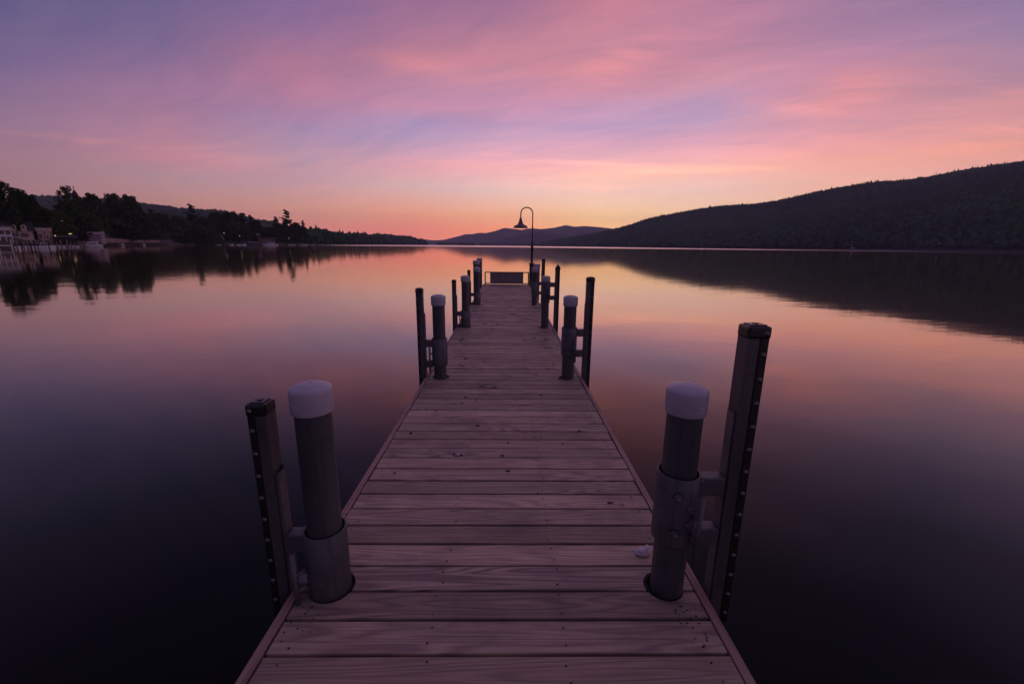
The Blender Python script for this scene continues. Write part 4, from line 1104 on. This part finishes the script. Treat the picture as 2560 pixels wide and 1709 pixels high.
for i, (px, t, b, lb) in enumerate(((150, 599, 613, 'leaning weathered mooring post left of the taller one'), (166, 599, 617, 'taller weathered mooring post near the dark boat shed'), (209, 602, 614, 'short yellowish mooring post in front of the motor yacht'), (50, 600, 615, 'thin dark mooring post between the covered boats'), (83, 600, 615, 'thin mooring post right of the covered boats'), (786, 603.5, 613, 'white mooring post where the low dock ends'))):
    Y = (118, 116, 130, 99, 99, SH(786) - 12)[i]; a = at(px, t, Y); m = MB(); m.tube([(0, 0, -1.2), (0, 0, a.z - WATER_Z - .1), (0, 0, a.z - WATER_Z)], [.15 if i < 3 else .10, .14 if i < 3 else .10, .07], 10)
    o = m.build('mooring_post', M_POLE if i < 3 else (M_DARK if i < 5 else M_WHITE)); o.location = (a.x, Y, WATER_Z); tag(o, lb, 'post', 'mooring posts on the left shore')

for px, t_ in ((31, 603), (39, 600), (57, 604), (66, 602), (74, 605), (91, 602), (101, 604), (109, 601), (117, 605), (127, 603), (141, 604), (176, 603), (186, 605)):
    Y = SH(px) - 14; a = at(px, t_, Y); m = MB(); m.tube([(0, 0, -1.2), (0, 0, a.z - WATER_Z - .06), (0, 0, a.z - WATER_Z)], [.11, .10, .06], 8)
    o = m.build('mooring_post', M_POLE); o.location = (a.x, Y, WATER_Z); tag(o, 'thin weathered mooring post in the row among the moored boats', 'post', 'row of thin posts among the moored boats')
boat(28, 48, 'runabout', 101, 'small open white boat in front of the white pavilion corner', 1)
boat(64, 88, 'cruiser', 118, 'white cabin boat behind the long covered boat', -1)
boat(116, 137, 'runabout', 121, 'small open boat right below the flat-roofed building', -1)
boat(590, 601, 'runabout', SH(595) - 2, 'tiny white motor boat left of the small white cabin boat', 1)

# lit lamps on the shore
for px, py, Y, r, m_, lb in ((156, 552, 150, .13, M_GLOWW, 'lit lamp high among the trees above the flat-roofed building'), (173.5, 584.5, 150, .15, M_GLOW, 'left lamp of the brightest lit pair on the left shore'), (177.5, 584.5, 150, .15, M_GLOW, 'right lamp of the brightest lit pair on the left shore'),
        (138, 589, 140, .13, M_GLOW, 'dim lit lamp at the corner of the flat-roofed building'), (560, 582.5, SH(560) + 10, .22, M_GLOWW, 'lit lamp above the pale closed umbrella'), (599, 589.5, SH(599) + 4, .25, M_GLOW, 'lit lamp above the small white cabin boat'),
        (684.5, 602.5, SH(684) + 1, .34, M_GLOW, 'lit lamp just above the long white cruiser'), (722, 595, SH(722) + 1, .36, M_GLOW, 'lit lamp under the tallest shore pine'), (758, 595.5, SH(758) + 1, .36, M_GLOW, 'rightmost lit lamp on the left shore, under the small sparse pine'),
        (2349, 609, 540, .3, M_GLOWW, 'single lit lamp on the far right shore')):
    a = at(px, py, Y); zb = WATER_Z + 1.0 if px > 900 else bank_z(max(0, Y - SH(px))) - .3
    root = thing('shore_lamp', (a.x, Y, zb), lb, 'lamp', 'lit lamps along the shores')
    p = MB(); p.tube([(0, 0, 0), (0, 0, a.z - zb - r)], .07, 6); p.build('post', M_DARK, root)
    g = MB(); g.lathe([(0, -r), (r*.7, -r*.7), (r, 0), (r*.7, r*.7), (0, r)], 0, 0, a.z - zb, 10); g.build('globe', m_, root)

# right shore houses
block('lake_villa', 2127, 2147, 612, 619, RYs(2137) - 1, 12, M_PINK, 'pale lakeside villa with rounded roof alone on the far right shore', roof='hip', rz=4.2, wins=((.1, .25, .2, .8), (.4, .6, .2, .8), (.75, .9, .2, .8)), hip=.7)
block('boathouse', 2128, 2143, 621.5, 624.5, RYs(2137) - 4, 6, M_PINK, 'low pale boathouse at the water below the villa', roof='flat')
block('villa_annex', 2151, 2171, 616.5, 620, RYs(2160), 8, M_GREY, 'grey low annex right of the pale villa', roof='gable', rz=1.5)
block('cabin', 2301, 2316, 610, 615, RYs(2308) + 3, 7, M_GREY, 'dim grey cabin left of the lone right shore lamp', roof='gable', rz=1.8)
block('cabin', 2366, 2380, 621.5, 625, RYs(2372) - 2, 6, M_GREY, 'low grey boat cabin at the water right of the lone lamp', roof='gable', rz=.9)
block('cabin', 2400, 2414, 612, 619, RYs(2407) + 1, 8, M_GREY, 'two-storey grey cabin among the right shore trees', roof='gable', rz=2.0, wins=((.15, .4, .55, .85), (.6, .85, .55, .85)))
block('cabin', 2457, 2466, 613, 617.5, RYs(2461) + 2, 7, M_GREY, 'small dim cabin between the two-storey cabin and the picture edge', roof='gable', rz=1.2)
block('cabin', 2536, 2552, 614, 622, RYs(2544) + 1, 8, M_GREY, 'grey cabin near the right picture edge', roof='gable', rz=2.0)
for a, b, lb in ((2058, 2068, 'small white boat left of the pale villa'), (2205, 2213, 'white moored boat right of the villa annex'), (2228, 2233, 'tiny white boat right of the moored white boat'), (2357, 2362, 'tiny pale boat under the lone right shore lamp'), (2540, 2556, 'pale boat at the right picture edge')):
    boat(a, b, 'runabout', RYs((a+b)/2) - 8, lb, -1, 'boats on the far right shore')

# ------------------------------------------------------------------ haze
def haze():
    m = bpy.data.materials.new('haze'); m.use_nodes = True; t = NT(m.node_tree); t.n.clear()
    o = t.node('ShaderNodeOutputMaterial'); v = t.node('ShaderNodeVolumePrincipled')
    v.inputs['Color'].default_value = (.78, .80, 1.0, 1); v.inputs['Density'].default_value = 1.1e-4; v.inputs['Anisotropy'].default_value = .0
    t.l.new(v.outputs[0], o.inputs['Volume'])
    b = MB(); b.box(-7000, 7000, -400, 6600, WATER_Z - 3.5, 420); ob = b.build('haze', m); tag(ob, kind='stuff')
haze()

# ------------------------------------------------------------------ camera and render settings
cam = bpy.data.cameras.new('camera'); co = bpy.data.objects.new('camera', cam); COL.objects.link(co); sc.camera = co
cam.sensor_fit = 'HORIZONTAL'; cam.sensor_width = 36; cam.lens = 36*F_PX/W0; cam.clip_start = .05; cam.clip_end = 20000
co.matrix_world = Matrix(((RI.x, UP.x, -FW.x, CAM.x), (RI.y, UP.y, -FW.y, CAM.y), (RI.z, UP.z, -FW.z, CAM.z), (0, 0, 0, 1)))
sc.view_settings.view_transform = 'Standard'; sc.view_settings.look = 'None'; sc.view_settings.exposure = 0; sc.view_settings.gamma = 1
cy = sc.cycles; cy.use_denoising = True; cy.max_bounces = 6; cy.diffuse_bounces = 3; cy.glossy_bounces = 4; cy.volume_bounces = 1
cy.sample_clamp_indirect = 6; cy.sample_clamp_direct = 0; cy.caustics_reflective = False; cy.caustics_refractive = False
